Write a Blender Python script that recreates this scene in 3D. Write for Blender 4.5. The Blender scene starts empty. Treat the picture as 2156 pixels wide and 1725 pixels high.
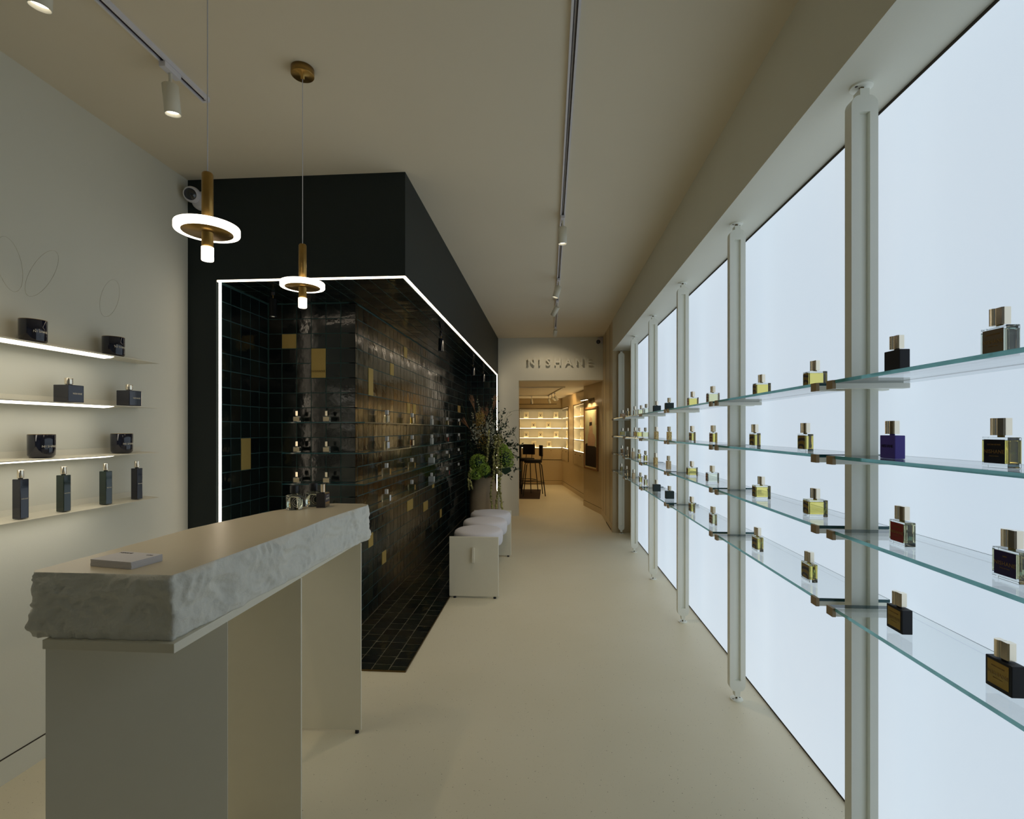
import bpy, bmesh, math, random
from mathutils import Vector, Matrix
random.seed(7)
S = bpy.context.scene
COL = S.collection
PI = math.pi

# ------------------------------------------------------------------ camera
cam_d = bpy.data.cameras.new('camera'); cam = bpy.data.objects.new('camera', cam_d); COL.objects.link(cam)
FPX, HOR, EYE = 1062.0, 905.0, 1.42
YAW = math.atan(78 / FPX)
cam_d.sensor_fit = 'HORIZONTAL'; cam_d.sensor_width = 36; cam_d.lens = FPX / 2156 * 36
cam_d.shift_y = (HOR - 862.5) / 2156
cam_d.clip_start = 0.05
cam.location = (0, 0, EYE); cam.rotation_euler = (PI / 2, 0, YAW)
S.camera = cam

# ------------------------------------------------------------------ world, fill light, exposure
W = bpy.data.worlds.new('world'); S.world = W; W.use_nodes = True
bg = W.node_tree.nodes['Background']; bg.inputs[0].default_value = (0.62, 0.72, 0.80, 1); bg.inputs[1].default_value = 0.05
PANEL_STRENGTH = 1.0
EXPOSURE = 0.0
S.view_settings.view_transform = 'Standard'; S.view_settings.look = 'None'
S.view_settings.gamma = 1; S.view_settings.use_curve_mapping = False; S.view_settings.exposure = EXPOSURE
cy = S.cycles
cy.max_bounces = 8; cy.diffuse_bounces = 5; cy.glossy_bounces = 4; cy.transmission_bounces = 8; cy.transparent_max_bounces = 16
cy.caustics_refractive = False; cy.caustics_reflective = False
cy.sample_clamp_indirect = 4.0
cy.use_denoising = True; cy.use_adaptive_sampling = True; cy.adaptive_threshold = 0.02

def area(name, loc, rot, sx, sy, power, color):
    l = bpy.data.lights.new(name, 'AREA'); l.shape = 'RECTANGLE'; l.size = sx; l.size_y = sy; l.energy = power; l.color = color
    o = bpy.data.objects.new(name, l); COL.objects.link(o); o.location = loc; o.rotation_euler = rot
    return o
# weak cool fill light added behind the camera, its source unseen
area('shopfront_daylight', (-0.5, -1.95, 1.5), (PI / 2, 0, 0), 2.8, 2.4, 1.0, (0.80, 0.90, 1.0))

def spot(name, loc, aim, power, color=(1.0, 0.80, 0.55), size=60, blend=0.6, r=0.02):
    l = bpy.data.lights.new(name, 'SPOT'); l.energy = power; l.color = color; l.spot_size = math.radians(size); l.spot_blend = blend
    l.shadow_soft_size = r
    o = bpy.data.objects.new(name, l); COL.objects.link(o); o.location = loc
    o.rotation_euler = Vector(aim).to_track_quat('-Z', 'Y').to_euler()
    return o

# ------------------------------------------------------------------ helpers
CT, ST = math.cos(YAW), math.sin(YAW)
def ray(u, v):
    a = u - 1078.0
    return (a * CT - FPX * ST, a * ST + FPX * CT, HOR - v)
def onY(u, v, y):
    x, yy, w = ray(u, v); t = y / yy; return Vector((x * t, y, EYE + w * t))
def onX(u, v, X):
    x, yy, w = ray(u, v); t = X / x; return Vector((X, yy * t, EYE + w * t))
def onZ(u, v, z):
    x, yy, w = ray(u, v); t = (z - EYE) / w; return Vector((x * t, yy * t, z))

def srgb(r, g, b):
    f = lambda c: (c / 255 / 12.92) if c / 255 <= 0.04045 else ((c / 255 + 0.055) / 1.055) ** 2.4
    return (f(r), f(g), f(b), 1)

MATS = {}
def mat(name, color, rough=0.5, metal=0.0, noise=0.0, nscale=8.0, bump=0.0, bscale=60.0, trans=0.0, ior=1.45,
        emit=None, estr=0.0, spec=0.5, coat=0.0, sheen=0.0, alpha=1.0):
    m = bpy.data.materials.new(name); m.use_nodes = True
    nt = m.node_tree; p = nt.nodes['Principled BSDF']
    p.inputs['Base Color'].default_value = color
    p.inputs['Roughness'].default_value = rough; p.inputs['Metallic'].default_value = metal
    p.inputs['IOR'].default_value = ior; p.inputs['Transmission Weight'].default_value = trans
    p.inputs['Specular IOR Level'].default_value = spec; p.inputs['Coat Weight'].default_value = coat
    p.inputs['Sheen Weight'].default_value = sheen; p.inputs['Alpha'].default_value = alpha
    if emit: p.inputs['Emission Color'].default_value = emit; p.inputs['Emission Strength'].default_value = estr
    tc = nt.nodes.new('ShaderNodeTexCoord')
    if noise:
        n = nt.nodes.new('ShaderNodeTexNoise'); n.inputs['Scale'].default_value = nscale; n.inputs['Detail'].default_value = 6
        nt.links.new(tc.outputs['Object'], n.inputs['Vector'])
        mx = nt.nodes.new('ShaderNodeMix'); mx.data_type = 'RGBA'
        mx.inputs['A'].default_value = tuple(c * (1 - noise) for c in color[:3]) + (1,)
        mx.inputs['B'].default_value = tuple(min(1, c * (1 + noise)) for c in color[:3]) + (1,)
        nt.links.new(n.outputs['Fac'], mx.inputs['Factor']); nt.links.new(mx.outputs['Result'], p.inputs['Base Color'])
    if bump:
        n2 = nt.nodes.new('ShaderNodeTexNoise'); n2.inputs['Scale'].default_value = bscale; n2.inputs['Detail'].default_value = 5
        nt.links.new(tc.outputs['Object'], n2.inputs['Vector'])
        b = nt.nodes.new('ShaderNodeBump'); b.inputs['Strength'].default_value = bump; b.inputs['Distance'].default_value = 0.01
        nt.links.new(n2.outputs['Fac'], b.inputs['Height']); nt.links.new(b.outputs['Normal'], p.inputs['Normal'])
    MATS[name] = m
    return m

BEIGE = srgb(223, 221, 206)
M_wall = mat('beige_wall_paint', BEIGE, 0.7, noise=0.03, nscale=3, bump=0.04, bscale=180)
M_ceil = mat('beige_ceiling_paint', srgb(228, 217, 194), 0.8, noise=0.03, nscale=2, bump=0.03, bscale=200)
M_lac = mat('beige_lacquer', srgb(226, 221, 203), 0.42, noise=0.02, nscale=20)
M_post = mat('pale_post_lacquer', srgb(238, 238, 226), 0.45, noise=0.02, nscale=20)  # brighter copy of the lacquer; panel light on the posts put into its colour
M_gloss = mat('satin_beige_panel', srgb(196, 176, 136), 0.32, noise=0.03, nscale=5)
M_green = mat('dark_green_paint', (0.0055, 0.0125, 0.0135, 1), 0.55, noise=0.15, nscale=6, bump=0.05, bscale=150)
M_grout = mat('teal_grout', (0.022, 0.066, 0.062, 1), 0.7, noise=0.2, nscale=40)
M_groutf = mat('pale_floor_grout', (0.14, 0.13, 0.085, 1), 0.7, noise=0.5, nscale=15)
M_black = mat('black_metal', (0.01, 0.01, 0.011, 1), 0.4, noise=0.1)
M_dark = mat('black_fabric', (0.012, 0.010, 0.010, 1), 0.7, noise=0.2, nscale=60, bump=0.1, bscale=300)
M_white = mat('white_plastic', (0.72, 0.70, 0.74, 1), 0.4, noise=0.02)
M_slot = mat('dark_slot', (0.05, 0.035, 0.04, 1), 0.6, noise=0.1)
M_brass = mat('aged_brass', (0.36, 0.22, 0.065, 1), 0.35, 0.9, noise=0.25, nscale=30)
M_brassdark = mat('dark_brass', (0.13, 0.085, 0.03, 1), 0.4, 0.8, noise=0.25, nscale=30)
M_gold = mat('polished_gold', (0.96, 0.86, 0.69, 1), 0.2, 1.0, noise=0.03)
M_silver = mat('polished_silver', (0.92, 0.92, 0.90, 1), 0.4, 0.4, noise=0.03)
M_goldtile = mat('brushed_brass_tile', (0.42, 0.30, 0.085, 1), 0.5, 0.25, noise=0.08, nscale=120, bump=0.03, bscale=500)
M_clip = mat('brown_clip', srgb(165, 142, 108), 0.5, noise=0.04)
M_trimdark = mat('dark_joint', (0.04, 0.03, 0.02, 1), 0.7, noise=0.1)
M_cush = mat('white_boucle', (0.72, 0.70, 0.74, 1), 0.95, noise=0.06, nscale=150, bump=0.5, bscale=400, sheen=0.3)
M_vase = mat('matt_stoneware', srgb(176, 158, 132), 0.8, noise=0.08, nscale=12, bump=0.15, bscale=60)
M_paper = mat('white_paper', (0.74, 0.72, 0.75, 1), 0.7, noise=0.02)
M_rubber = mat('black_rubber', (0.008, 0.008, 0.014, 1), 0.6, noise=0.1)
M_rug = mat('brown_rug', (0.035, 0.018, 0.012, 1), 0.9, noise=0.2, nscale=80)
M_wood = mat('brown_wood_frame', (0.26, 0.13, 0.05, 1), 0.4, noise=0.3, nscale=25)
WARM = (1.0, 0.86, 0.66, 1)
M_led = mat('warm_white_led', (0.9, 0.9, 0.9, 1), 0.4, emit=(1.0, 0.83, 0.62, 1), estr=5.0, noise=0.01)
M_shelfled = mat('shelf_led', (0.9, 0.9, 0.9, 1), 0.4, emit=(1.0, 0.93, 0.80, 1), estr=4.2, noise=0.01)
M_ring = mat('glowing_acrylic', (0.9, 0.9, 0.9, 1), 0.4, emit=(1.0, 0.88, 0.68, 1), estr=4.5, noise=0.01)
M_cabled = mat('cabinet_led', (0.9, 0.9, 0.9, 1), 0.4, emit=(1.0, 0.80, 0.48, 1), estr=7.0, noise=0.01)
M_spotlamp = mat('spot_lens', (0.9, 0.9, 0.9, 1), 0.3, emit=(1.0, 0.93, 0.8, 1), estr=9.0, noise=0.01)

# the backlit wall: an even pale blue light panel
def panel_mat():
    m = bpy.data.materials.new('backlit_panel'); m.use_nodes = True; nt = m.node_tree; p = nt.nodes['Principled BSDF']
    p.inputs['Base Color'].default_value = (0.5, 0.5, 0.5, 1); p.inputs['Roughness'].default_value = 0.6
    tc = nt.nodes.new('ShaderNodeTexCoord'); n = nt.nodes.new('ShaderNodeTexNoise'); n.inputs['Scale'].default_value = 1.3
    mx = nt.nodes.new('ShaderNodeMix'); mx.data_type = 'RGBA'
    mx.inputs['A'].default_value = (0.50, 0.61, 0.72, 1); mx.inputs['B'].default_value = (0.545, 0.625, 0.715, 1)
    nt.links.new(tc.outputs['Object'], n.inputs['Vector']); nt.links.new(n.outputs['Fac'], mx.inputs['Factor'])
    nt.links.new(mx.outputs['Result'], p.inputs['Emission Color']); p.inputs['Emission Strength'].default_value = PANEL_STRENGTH
    return m
M_panel = panel_mat()

def floor_mat():
    m = bpy.data.materials.new('speckled_beige_floor'); m.use_nodes = True; nt = m.node_tree; p = nt.nodes['Principled BSDF']
    tc = nt.nodes.new('ShaderNodeTexCoord')
    n = nt.nodes.new('ShaderNodeTexNoise'); n.inputs['Scale'].default_value = 1.6; n.inputs['Detail'].default_value = 5
    v = nt.nodes.new('ShaderNodeTexVoronoi'); v.inputs['Scale'].default_value = 42
    v2 = nt.nodes.new('ShaderNodeTexVoronoi'); v2.inputs['Scale'].default_value = 95
    for q in (n, v, v2): nt.links.new(tc.outputs['Object'], q.inputs['Vector'])
    mx = nt.nodes.new('ShaderNodeMix'); mx.data_type = 'RGBA'
    mx.inputs['A'].default_value = srgb(219, 210, 182); mx.inputs['B'].default_value = srgb(229, 221, 197)
    nt.links.new(n.outputs['Fac'], mx.inputs['Factor'])
    last = mx.outputs['Result']
    for q, t, c in ((v, 0.075, srgb(120, 106, 82)), (v2, 0.09, srgb(140, 126, 98))):
        lt = nt.nodes.new('ShaderNodeMath'); lt.operation = 'LESS_THAN'; lt.inputs[1].default_value = t
        nt.links.new(q.outputs['Distance'], lt.inputs[0])
        sep = nt.nodes.new('ShaderNodeSeparateColor'); nt.links.new(q.outputs['Color'], sep.inputs[0])
        g = nt.nodes.new('ShaderNodeMath'); g.operation = 'GREATER_THAN'; g.inputs[1].default_value = 0.45; nt.links.new(sep.outputs[0], g.inputs[0])
        mu = nt.nodes.new('ShaderNodeMath'); mu.operation = 'MULTIPLY'; nt.links.new(lt.outputs[0], mu.inputs[0]); nt.links.new(g.outputs[0], mu.inputs[1])
        m2 = nt.nodes.new('ShaderNodeMix'); m2.data_type = 'RGBA'; m2.inputs['B'].default_value = c
        nt.links.new(mu.outputs[0], m2.inputs['Factor']); nt.links.new(last, m2.inputs['A']); last = m2.outputs['Result']
    nt.links.new(last, p.inputs['Base Color'])
    p.inputs['Roughness'].default_value = 0.5
    return m
M_floor = floor_mat()

def tile_mat():
    m = bpy.data.materials.new('dark_glazed_tile'); m.use_nodes = True; nt = m.node_tree; p = nt.nodes['Principled BSDF']
    tc = nt.nodes.new('ShaderNodeTexCoord'); oi = nt.nodes.new('ShaderNodeObjectInfo'); geo = nt.nodes.new('ShaderNodeNewGeometry')
    add = nt.nodes.new('ShaderNodeMath'); add.operation = 'ADD'
    nt.links.new(oi.outputs['Random'], add.inputs[0]); nt.links.new(geo.outputs['Random Per Island'], add.inputs[1])
    fr = nt.nodes.new('ShaderNodeMath'); fr.operation = 'FRACT'; nt.links.new(add.outputs[0], fr.inputs[0])
    rp = nt.nodes.new('ShaderNodeValToRGB'); e = rp.color_ramp.elements
    e[0].position = 0; e[0].color = (0.0018, 0.0035, 0.0045, 1); e[1].position = 1; e[1].color = (0.008, 0.013, 0.008, 1)
    for pos, c in ((0.3, (0.003, 0.006, 0.006, 1)), (0.6, (0.005, 0.010, 0.009, 1)), (0.8, (0.009, 0.009, 0.006, 1))):
        k = e.new(pos); k.color = c
    nt.links.new(fr.outputs[0], rp.inputs['Fac']); nt.links.new(rp.outputs[0], p.inputs['Base Color'])
    n = nt.nodes.new('ShaderNodeTexNoise'); n.noise_dimensions = '4D'; n.inputs['Scale'].default_value = 13; n.inputs['Detail'].default_value = 3
    mul = nt.nodes.new('ShaderNodeMath'); mul.operation = 'MULTIPLY'; mul.inputs[1].default_value = 40; nt.links.new(fr.outputs[0], mul.inputs[0])
    nt.links.new(tc.outputs['Object'], n.inputs['Vector']); nt.links.new(mul.outputs[0], n.inputs['W'])
    b = nt.nodes.new('ShaderNodeBump'); b.inputs['Strength'].default_value = 0.4; b.inputs['Distance'].default_value = 0.008
    nt.links.new(n.outputs['Fac'], b.inputs['Height']); nt.links.new(b.outputs['Normal'], p.inputs['Normal'])
    rr = nt.nodes.new('ShaderNodeMapRange'); rr.inputs['To Min'].default_value = 0.10; rr.inputs['To Max'].default_value = 0.24
    nt.links.new(fr.outputs[0], rr.inputs['Value']); nt.links.new(rr.outputs[0], p.inputs['Roughness'])
    p.inputs['Specular IOR Level'].default_value = 0.6
    return m
M_tile = tile_mat()

def thin_glass(name, tint):
    m = bpy.data.materials.new(name); m.use_nodes = True; nt = m.node_tree; nt.nodes.clear()
    o = nt.nodes.new('ShaderNodeOutputMaterial'); t = nt.nodes.new('ShaderNodeBsdfTransparent'); g = nt.nodes.new('ShaderNodeBsdfGlossy')
    g.inputs['Roughness'].default_value = 0.02; t.inputs['Color'].default_value = tint
    f = nt.nodes.new('ShaderNodeFresnel'); gg = nt.nodes.new('ShaderNodeNewGeometry'); ir = nt.nodes.new('ShaderNodeMapRange')
    ir.inputs['To Min'].default_value = 1.5; ir.inputs['To Max'].default_value = 1 / 1.5; nt.links.new(gg.outputs['Backfacing'], ir.inputs['Value']); nt.links.new(ir.outputs[0], f.inputs['IOR']); mx = nt.nodes.new('ShaderNodeMixShader')
    n = nt.nodes.new('ShaderNodeTexNoise'); n.inputs['Scale'].default_value = 3; mr = nt.nodes.new('ShaderNodeMapRange')
    mr.inputs['To Min'].default_value = 0.01; mr.inputs['To Max'].default_value = 0.03
    nt.links.new(n.outputs['Fac'], mr.inputs['Value']); nt.links.new(mr.outputs[0], g.inputs['Roughness'])
    nt.links.new(f.outputs[0], mx.inputs[0]); nt.links.new(t.outputs[0], mx.inputs[1]); nt.links.new(g.outputs[0], mx.inputs[2])
    nt.links.new(mx.outputs[0], o.inputs['Surface'])
    return m
M_sheet = thin_glass('clear_shelf_glass', (0.975, 0.99, 0.99, 1))
M_edge = mat('teal_glass_edge', (0.17, 0.56, 0.58, 1), 0.12, noise=0.3, nscale=18, trans=0.35)
M_edgedark = mat('teal_glass_edge_dark', (0.015, 0.07, 0.08, 1), 0.1, noise=0.3, nscale=10)
M_glass = mat('bottle_glass', (0.96, 0.98, 0.97, 1), 0.02, trans=1.0, ior=1.45, noise=0.01)
def liq(name, c): return mat(name, c, 0.03, trans=1.0, ior=1.36, noise=0.02)
M_yel = liq('yellow_perfume', (0.93, 0.80, 0.22, 1))
M_pale = liq('pale_perfume', (0.90, 0.88, 0.55, 1))
M_clear = liq('clear_perfume', (0.90, 0.93, 0.80, 1))
M_amber = liq('amber_perfume', (0.75, 0.42, 0.15, 1))
M_bblk = mat('matt_black_bottle', (0.010, 0.010, 0.014, 1), 0.55, noise=0.1)
M_bgrn = mat('matt_dark_green_bottle', (0.016, 0.030, 0.032, 1), 0.55, noise=0.1)
M_bvio = mat('matt_violet_bottle', (0.085, 0.055, 0.36, 1), 0.5, noise=0.05)
M_bwht = mat('pale_grey_bottle', (0.45, 0.47, 0.44, 1), 0.5, noise=0.05)
M_navy = mat('navy_glass', (0.008, 0.009, 0.020, 1), 0.08, noise=0.2, coat=0.6)
M_navygreen = mat('dark_green_glass', (0.006, 0.022, 0.015, 1), 0.07, noise=0.3, coat=0.6)
M_lblk = mat('black_label', (0.006, 0.005, 0.012, 1), 0.4, noise=0.1)
M_ltau = mat('taupe_label', srgb(128, 112, 92), 0.4, 0.3, noise=0.05)
M_lred = mat('red_label', (0.28, 0.022, 0.015, 1), 0.5, noise=0.08)
M_lpur = mat('purple_label', (0.02, 0.008, 0.075, 1), 0.5, noise=0.3)
M_lgold = mat('gold_label', (0.45, 0.28, 0.06, 1), 0.35, 0.6, noise=0.15, nscale=40)
M_lcream = mat('cream_label', srgb(205, 190, 155), 0.5, noise=0.04)
M_lwht = mat('white_label', (0.6, 0.62, 0.66, 1), 0.5, noise=0.04)
M_ink = mat('bronze_ink', (0.42, 0.25, 0.09, 1), 0.35, 0.4, noise=0.1)
M_inkw = mat('pale_ink', (0.75, 0.70, 0.58, 1), 0.4, noise=0.05)
M_inkd = mat('dark_ink', (0.02, 0.015, 0.015, 1), 0.5, noise=0.05)

def pattern_mat(name, a, b, c, scale, dist, thr=0.5):
    m = bpy.data.materials.new(name); m.use_nodes = True; nt = m.node_tree; p = nt.nodes['Principled BSDF']
    tc = nt.nodes.new('ShaderNodeTexCoord'); w = nt.nodes.new('ShaderNodeTexWave'); w.wave_type = 'RINGS'
    w.inputs['Scale'].default_value = scale; w.inputs['Distortion'].default_value = dist
    rp = nt.nodes.new('ShaderNodeValToRGB'); rp.color_ramp.interpolation = 'CONSTANT'
    e = rp.color_ramp.elements; e[0].color = a; e[1].position = thr; e[1].color = b; k = e.new(min(0.97, thr + 0.3)); k.color = c
    nt.links.new(tc.outputs['Object'], w.inputs['Vector']); nt.links.new(w.outputs['Fac'], rp.inputs['Fac'])
    nt.links.new(rp.outputs[0], p.inputs['Base Color']); p.inputs['Roughness'].default_value = 0.4
    return m
M_pat = pattern_mat('swirl_label', srgb(40, 34, 40), srgb(122, 108, 92), srgb(150, 120, 40), 14, 6, 0.3)
M_patred = pattern_mat('red_swirl_label', srgb(70, 38, 30), srgb(134, 92, 76), srgb(165, 130, 100), 18, 6, 0.3)
def dot_mat(name, a, b, scale, thr):
    m = bpy.data.materials.new(name); m.use_nodes = True; nt = m.node_tree; p = nt.nodes['Principled BSDF']
    tc = nt.nodes.new('ShaderNodeTexCoord'); w = nt.nodes.new('ShaderNodeTexVoronoi'); w.inputs['Scale'].default_value = scale; w.inputs['Randomness'].default_value = 0.5
    rp = nt.nodes.new('ShaderNodeValToRGB'); rp.color_ramp.interpolation = 'CONSTANT'; e = rp.color_ramp.elements; e[0].color = a; e[1].position = thr; e[1].color = b
    nt.links.new(tc.outputs['Object'], w.inputs['Vector']); nt.links.new(w.outputs['Distance'], rp.inputs['Fac'])
    nt.links.new(rp.outputs[0], p.inputs['Base Color']); p.inputs['Roughness'].default_value = 0.35
    return m
M_patdot = dot_mat('spotted_bottle', srgb(26, 28, 24), srgb(232, 205, 140), 170, 0.42)
M_patpink = dot_mat('pink_dotted_bottle', srgb(120, 84, 60), srgb(236, 212, 172), 190, 0.28)

class MB:
    def __init__(s): s.v = []; s.f = []; s.m = []; s.sm = []
    def add(s, vs, fs, mi=0, smooth=False, T=None):
        o = len(s.v); s.v += [tuple(T @ Vector(q)) if T else tuple(q) for q in vs]
        for f in fs: s.f.append(tuple(i + o for i in f)); s.m.append(mi); s.sm.append(smooth)
        return s
    def box(s, x0, x1, y0, y1, z0, z1, mi=0, T=None):
        v = [(x0, y0, z0), (x1, y0, z0), (x1, y1, z0), (x0, y1, z0), (x0, y0, z1), (x1, y0, z1), (x1, y1, z1), (x0, y1, z1)]
        f = [(3, 2, 1, 0), (4, 5, 6, 7), (0, 1, 5, 4), (1, 2, 6, 5), (2, 3, 7, 6), (3, 0, 4, 7)]
        return s.add(v, f, mi, False, T)
    def prism(s, poly, z0, z1, mi=0, T=None, smooth=False):
        n = len(poly)
        A = sum(poly[i][0] * poly[(i + 1) % n][1] - poly[(i + 1) % n][0] * poly[i][1] for i in range(n))
        if A < 0: poly = poly[::-1]
        v = [(p[0], p[1], z0) for p in poly] + [(p[0], p[1], z1) for p in poly]
        s.add(v, [tuple(range(n - 1, -1, -1)), tuple(range(n, 2 * n))], mi, False, T)
        return s.add(v, [(i, (i + 1) % n, n + (i + 1) % n, n + i) for i in range(n)], mi, smooth, T)
    def lathe(s, prof, n=24, mi=0, T=None, smooth=True, caps=True):
        v = []; f = []
        for r, z in prof:
            for k in range(n): a = 2 * PI * k / n; v.append((r * math.cos(a), r * math.sin(a), z))
        for j in range(len(prof) - 1):
            for k in range(n):
                k2 = (k + 1) % n; f.append((j * n + k, j * n + k2, (j + 1) * n + k2, (j + 1) * n + k))
        s.add(v, f, mi, smooth, T)
        if not caps or prof[0] == prof[-1]: return s
        if prof[0][0] > 1e-5: s.add(v[:n], [tuple(range(n - 1, -1, -1))], mi, False, T)
        if prof[-1][0] > 1e-5: s.add(v[-n:], [tuple(range(n))], mi, False, T)
        return s
    def cyl(s, r, z0, z1, n=20, mi=0, T=None, r2=None): return s.lathe([(r, z0), (r if r2 is None else r2, z1)], n, mi, T)
    def tube(s, pts, r, n=6, mi=0, closed=False, rs=None):
        pts = [Vector(p) for p in pts]; N = len(pts); v = []; f = []
        for i, p in enumerate(pts):
            if closed: d = pts[(i + 1) % N] - pts[i - 1]
            else: d = pts[min(i + 1, N - 1)] - pts[max(i - 1, 0)]
            d.normalize(); a = Vector((0, 0, 1)) if abs(d.z) < 0.9 else Vector((1, 0, 0))
            x = d.cross(a).normalized(); y = d.cross(x).normalized(); rr = rs[i] if rs else r
            for k in range(n): t = 2 * PI * k / n; v.append(p + x * rr * math.cos(t) + y * rr * math.sin(t))
        for i in range(N if closed else N - 1):
            j = (i + 1) % N
            for k in range(n): k2 = (k + 1) % n; f.append((i * n + k, j * n + k, j * n + k2, i * n + k2))
        s.add(v, f, mi, True)
        if not closed: s.add(v[:n], [tuple(range(n))], mi); s.add(v[-n:], [tuple(range(n - 1, -1, -1))], mi)
        return s
    def mesh(s, name, mats):
        me = bpy.data.meshes.new(name); me.from_pydata(s.v, [], s.f)
        for m in (mats if isinstance(mats, (list, tuple)) else [mats]): me.materials.append(m)
        me.polygons.foreach_set('material_index', s.m); me.polygons.foreach_set('use_smooth', s.sm); me.update()
        return me
    def build(s, name, mats, parent=None, bevel=0.0, recalc=False):
        me = s.mesh(name, mats)
        if bevel or recalc:
            b = bmesh.new(); b.from_mesh(me)
            bmesh.ops.remove_doubles(b, verts=b.verts, dist=1e-6)
            if recalc: bmesh.ops.recalc_face_normals(b, faces=b.faces)
            if bevel: bmesh.ops.bevel(b, geom=[e for e in b.edges if e.is_manifold and e.calc_face_angle(0) > 0.6], offset=bevel, segments=2, affect='EDGES', profile=0.6)
            b.to_mesh(me); b.free(); me.update()
        return link(name, me, parent)

def link(name, me, parent=None):
    o = bpy.data.objects.new(name, me); COL.objects.link(o)
    if parent is not None: o.parent = parent
    return o
def tag(o, label=None, cat=None, group=None, kind=None):
    if label: o['label'] = label
    if cat: o['category'] = cat
    if group: o['group'] = group
    if kind: o['kind'] = kind
    return o
def empty(name, loc=(0, 0, 0), rz=0):
    o = bpy.data.objects.new(name, None); COL.objects.link(o); o.location = loc; o.rotation_euler = (0, 0, rz); o.empty_display_size = 0.05
    return o
def copy_tree(o, parent=None):
    c = o.copy(); COL.objects.link(c)
    if parent is not None: c.parent = parent
    for ch in list(o.children): copy_tree(ch, c)
    return c
def struct(o): o['kind'] = 'structure'; return o
def aimT(loc, d):
    return Matrix.Translation(loc) @ Vector(d).to_track_quat('Z', 'Y').to_matrix().to_4x4()

_txt = {}
def text_mesh(body, size, ext=0.0003, spacing=1.0):
    k = (body, size, ext, spacing)
    if k in _txt: return _txt[k]
    c = bpy.data.curves.new('lettering', 'FONT'); c.body = body; c.size = size; c.extrude = ext; c.align_x = 'CENTER'; c.align_y = 'CENTER'
    c.space_character = spacing; c.resolution_u = 2; c.offset = 0.003 if ext > 0.01 else 0
    o = bpy.data.objects.new('tmp_text', c); COL.objects.link(o)
    dg = bpy.context.evaluated_depsgraph_get(); me = bpy.data.meshes.new_from_object(o.evaluated_get(dg))
    COL.objects.unlink(o); bpy.data.objects.remove(o); me.name = 'lettering'
    _txt[k] = me
    return me
FACE = {'-x': Matrix(((0, 0, -1), (-1, 0, 0), (0, 1, 0))), '+x': Matrix(((0, 0, 1), (1, 0, 0), (0, 1, 0))), '-y': Matrix(((1, 0, 0), (0, 0, -1), (0, 1, 0))),
        '+z': Matrix.Identity(3)}
def lettering(body, size, face, loc, m, parent, ext=0.0003, spacing=1.0, name='lettering'):
    me = text_mesh(body, size, ext, spacing)
    if len(me.materials) == 0: me.materials.append(m)
    elif me.materials[0] != m: me = me.copy(); me.materials[0] = m
    o = link(name, me, parent); o.matrix_local = Matrix.Translation(loc) @ FACE[face].to_4x4()
    return o

# ------------------------------------------------------------------ setting: shell
CZ = 2.93; XL = -2.18; XS = 0.875; XP = 1.125; SZ = 2.505; YB = 8.3; YF = -2.0
struct(MB().box(-3.2, 1.6, YF, 14, -0.1, 0).build('floor', M_floor))
struct(MB().box(-2.3, 1.4, YF, YB, CZ, CZ + 0.1).build('ceiling', M_ceil))
wl = struct(MB().box(XL - 0.1, XL, YF, 2.9, 0, CZ).build('wall_left', M_wall))
struct(MB().box(XL, XL + 0.006, YF, 2.9, 0, 0.098).build('baseboard_left', M_wall))
struct(MB().box(XL, XL + 0.002, YF, 2.9, 0.098, 0.103).build('trim_1', M_trimdark))
# faint raised leaf outlines on the left wall
for cx, cyy, a, b, t in ((20, 556, 60, 25, -0.25), (88, 576, 55, 24, 0.55), (231, 628, 40, 19, 0.25)):
    pts = []
    for k in range(40):
        q = 2 * PI * k / 40; du = b * math.cos(q); dv = a * math.sin(q)
        pts.append(onX(cx + du * math.cos(t) - dv * math.sin(t), cyy + du * math.sin(t) + dv * math.cos(t), XL + 0.0005))
    MB().tube(pts, 0.0009, 4, closed=True).build('relief_outline', M_lac, wl)
# window front behind the camera
wf = MB().box(XL, 1.3, YF - 0.1, YF, 0, 0.25).box(XL, 1.3, YF - 0.1, YF, 2.75, CZ).box(XL, XL + 0.2, YF - 0.1, YF, 0.25, 2.75).box(1.0, 1.3, YF - 0.1, YF, 0.25, 2.75)
struct(wf.build('wall_front', M_wall))
w1 = struct(MB().box(XL + 0.2, 1.0, YF - 0.08, YF - 0.03, 0.25, 0.31).box(XL + 0.2, 1.0, YF - 0.08, YF - 0.03, 2.69, 2.75).box(-0.62, -0.56, YF - 0.08, YF - 0.03, 0.31, 2.69).build('window_1', M_black))
struct(MB().box(XL + 0.2, 1.0, YF - 0.06, YF - 0.05, 0.31, 2.69).build('pane', M_sheet, w1))
# right side: soffit, light wall, end wall
struct(MB().box(XS, 1.4, YF, 7.05, SZ, CZ).build('trim_2', M_wall))
struct(MB().box(XP + 0.005, XP + 0.1, YF, 7.05, 0, SZ).build('trim_3', M_wall))
struct(MB().box(XP - 0.004, XP + 0.005, 0.85, 6.58, 0.012, SZ - 0.014).build('wall_right', M_panel))
struct(MB().box(XP - 0.002, XP + 0.006, 0.85, 6.58, 0.0, 0.012).box(XP - 0.002, XP + 0.006, 0.85, 6.58, SZ - 0.014, SZ).box(XP - 0.006, XP + 0.006, 6.58, 6.592, 0, SZ).build('trim_4', M_trimdark))
wr = MB().box(XS, 1.4, 7.05, 8.5, 0, CZ)
struct(wr.build('wall_right_rear', M_gloss))
struct(MB().box(XS - 0.002, XS, 7.35, 7.356, 0.1, 2.93).box(XS - 0.002, XS, 7.85, 7.858, 0.1, 2.93).box(XS - 0.002, XS, 8.25, 8.256, 0.1, 2.23).build('trim_5', M_trimdark))
struct(MB().box(XS - 0.004, XS, 7.05, 8.5, 0.0, 0.1).build('baseboard_right', M_gloss))
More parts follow.
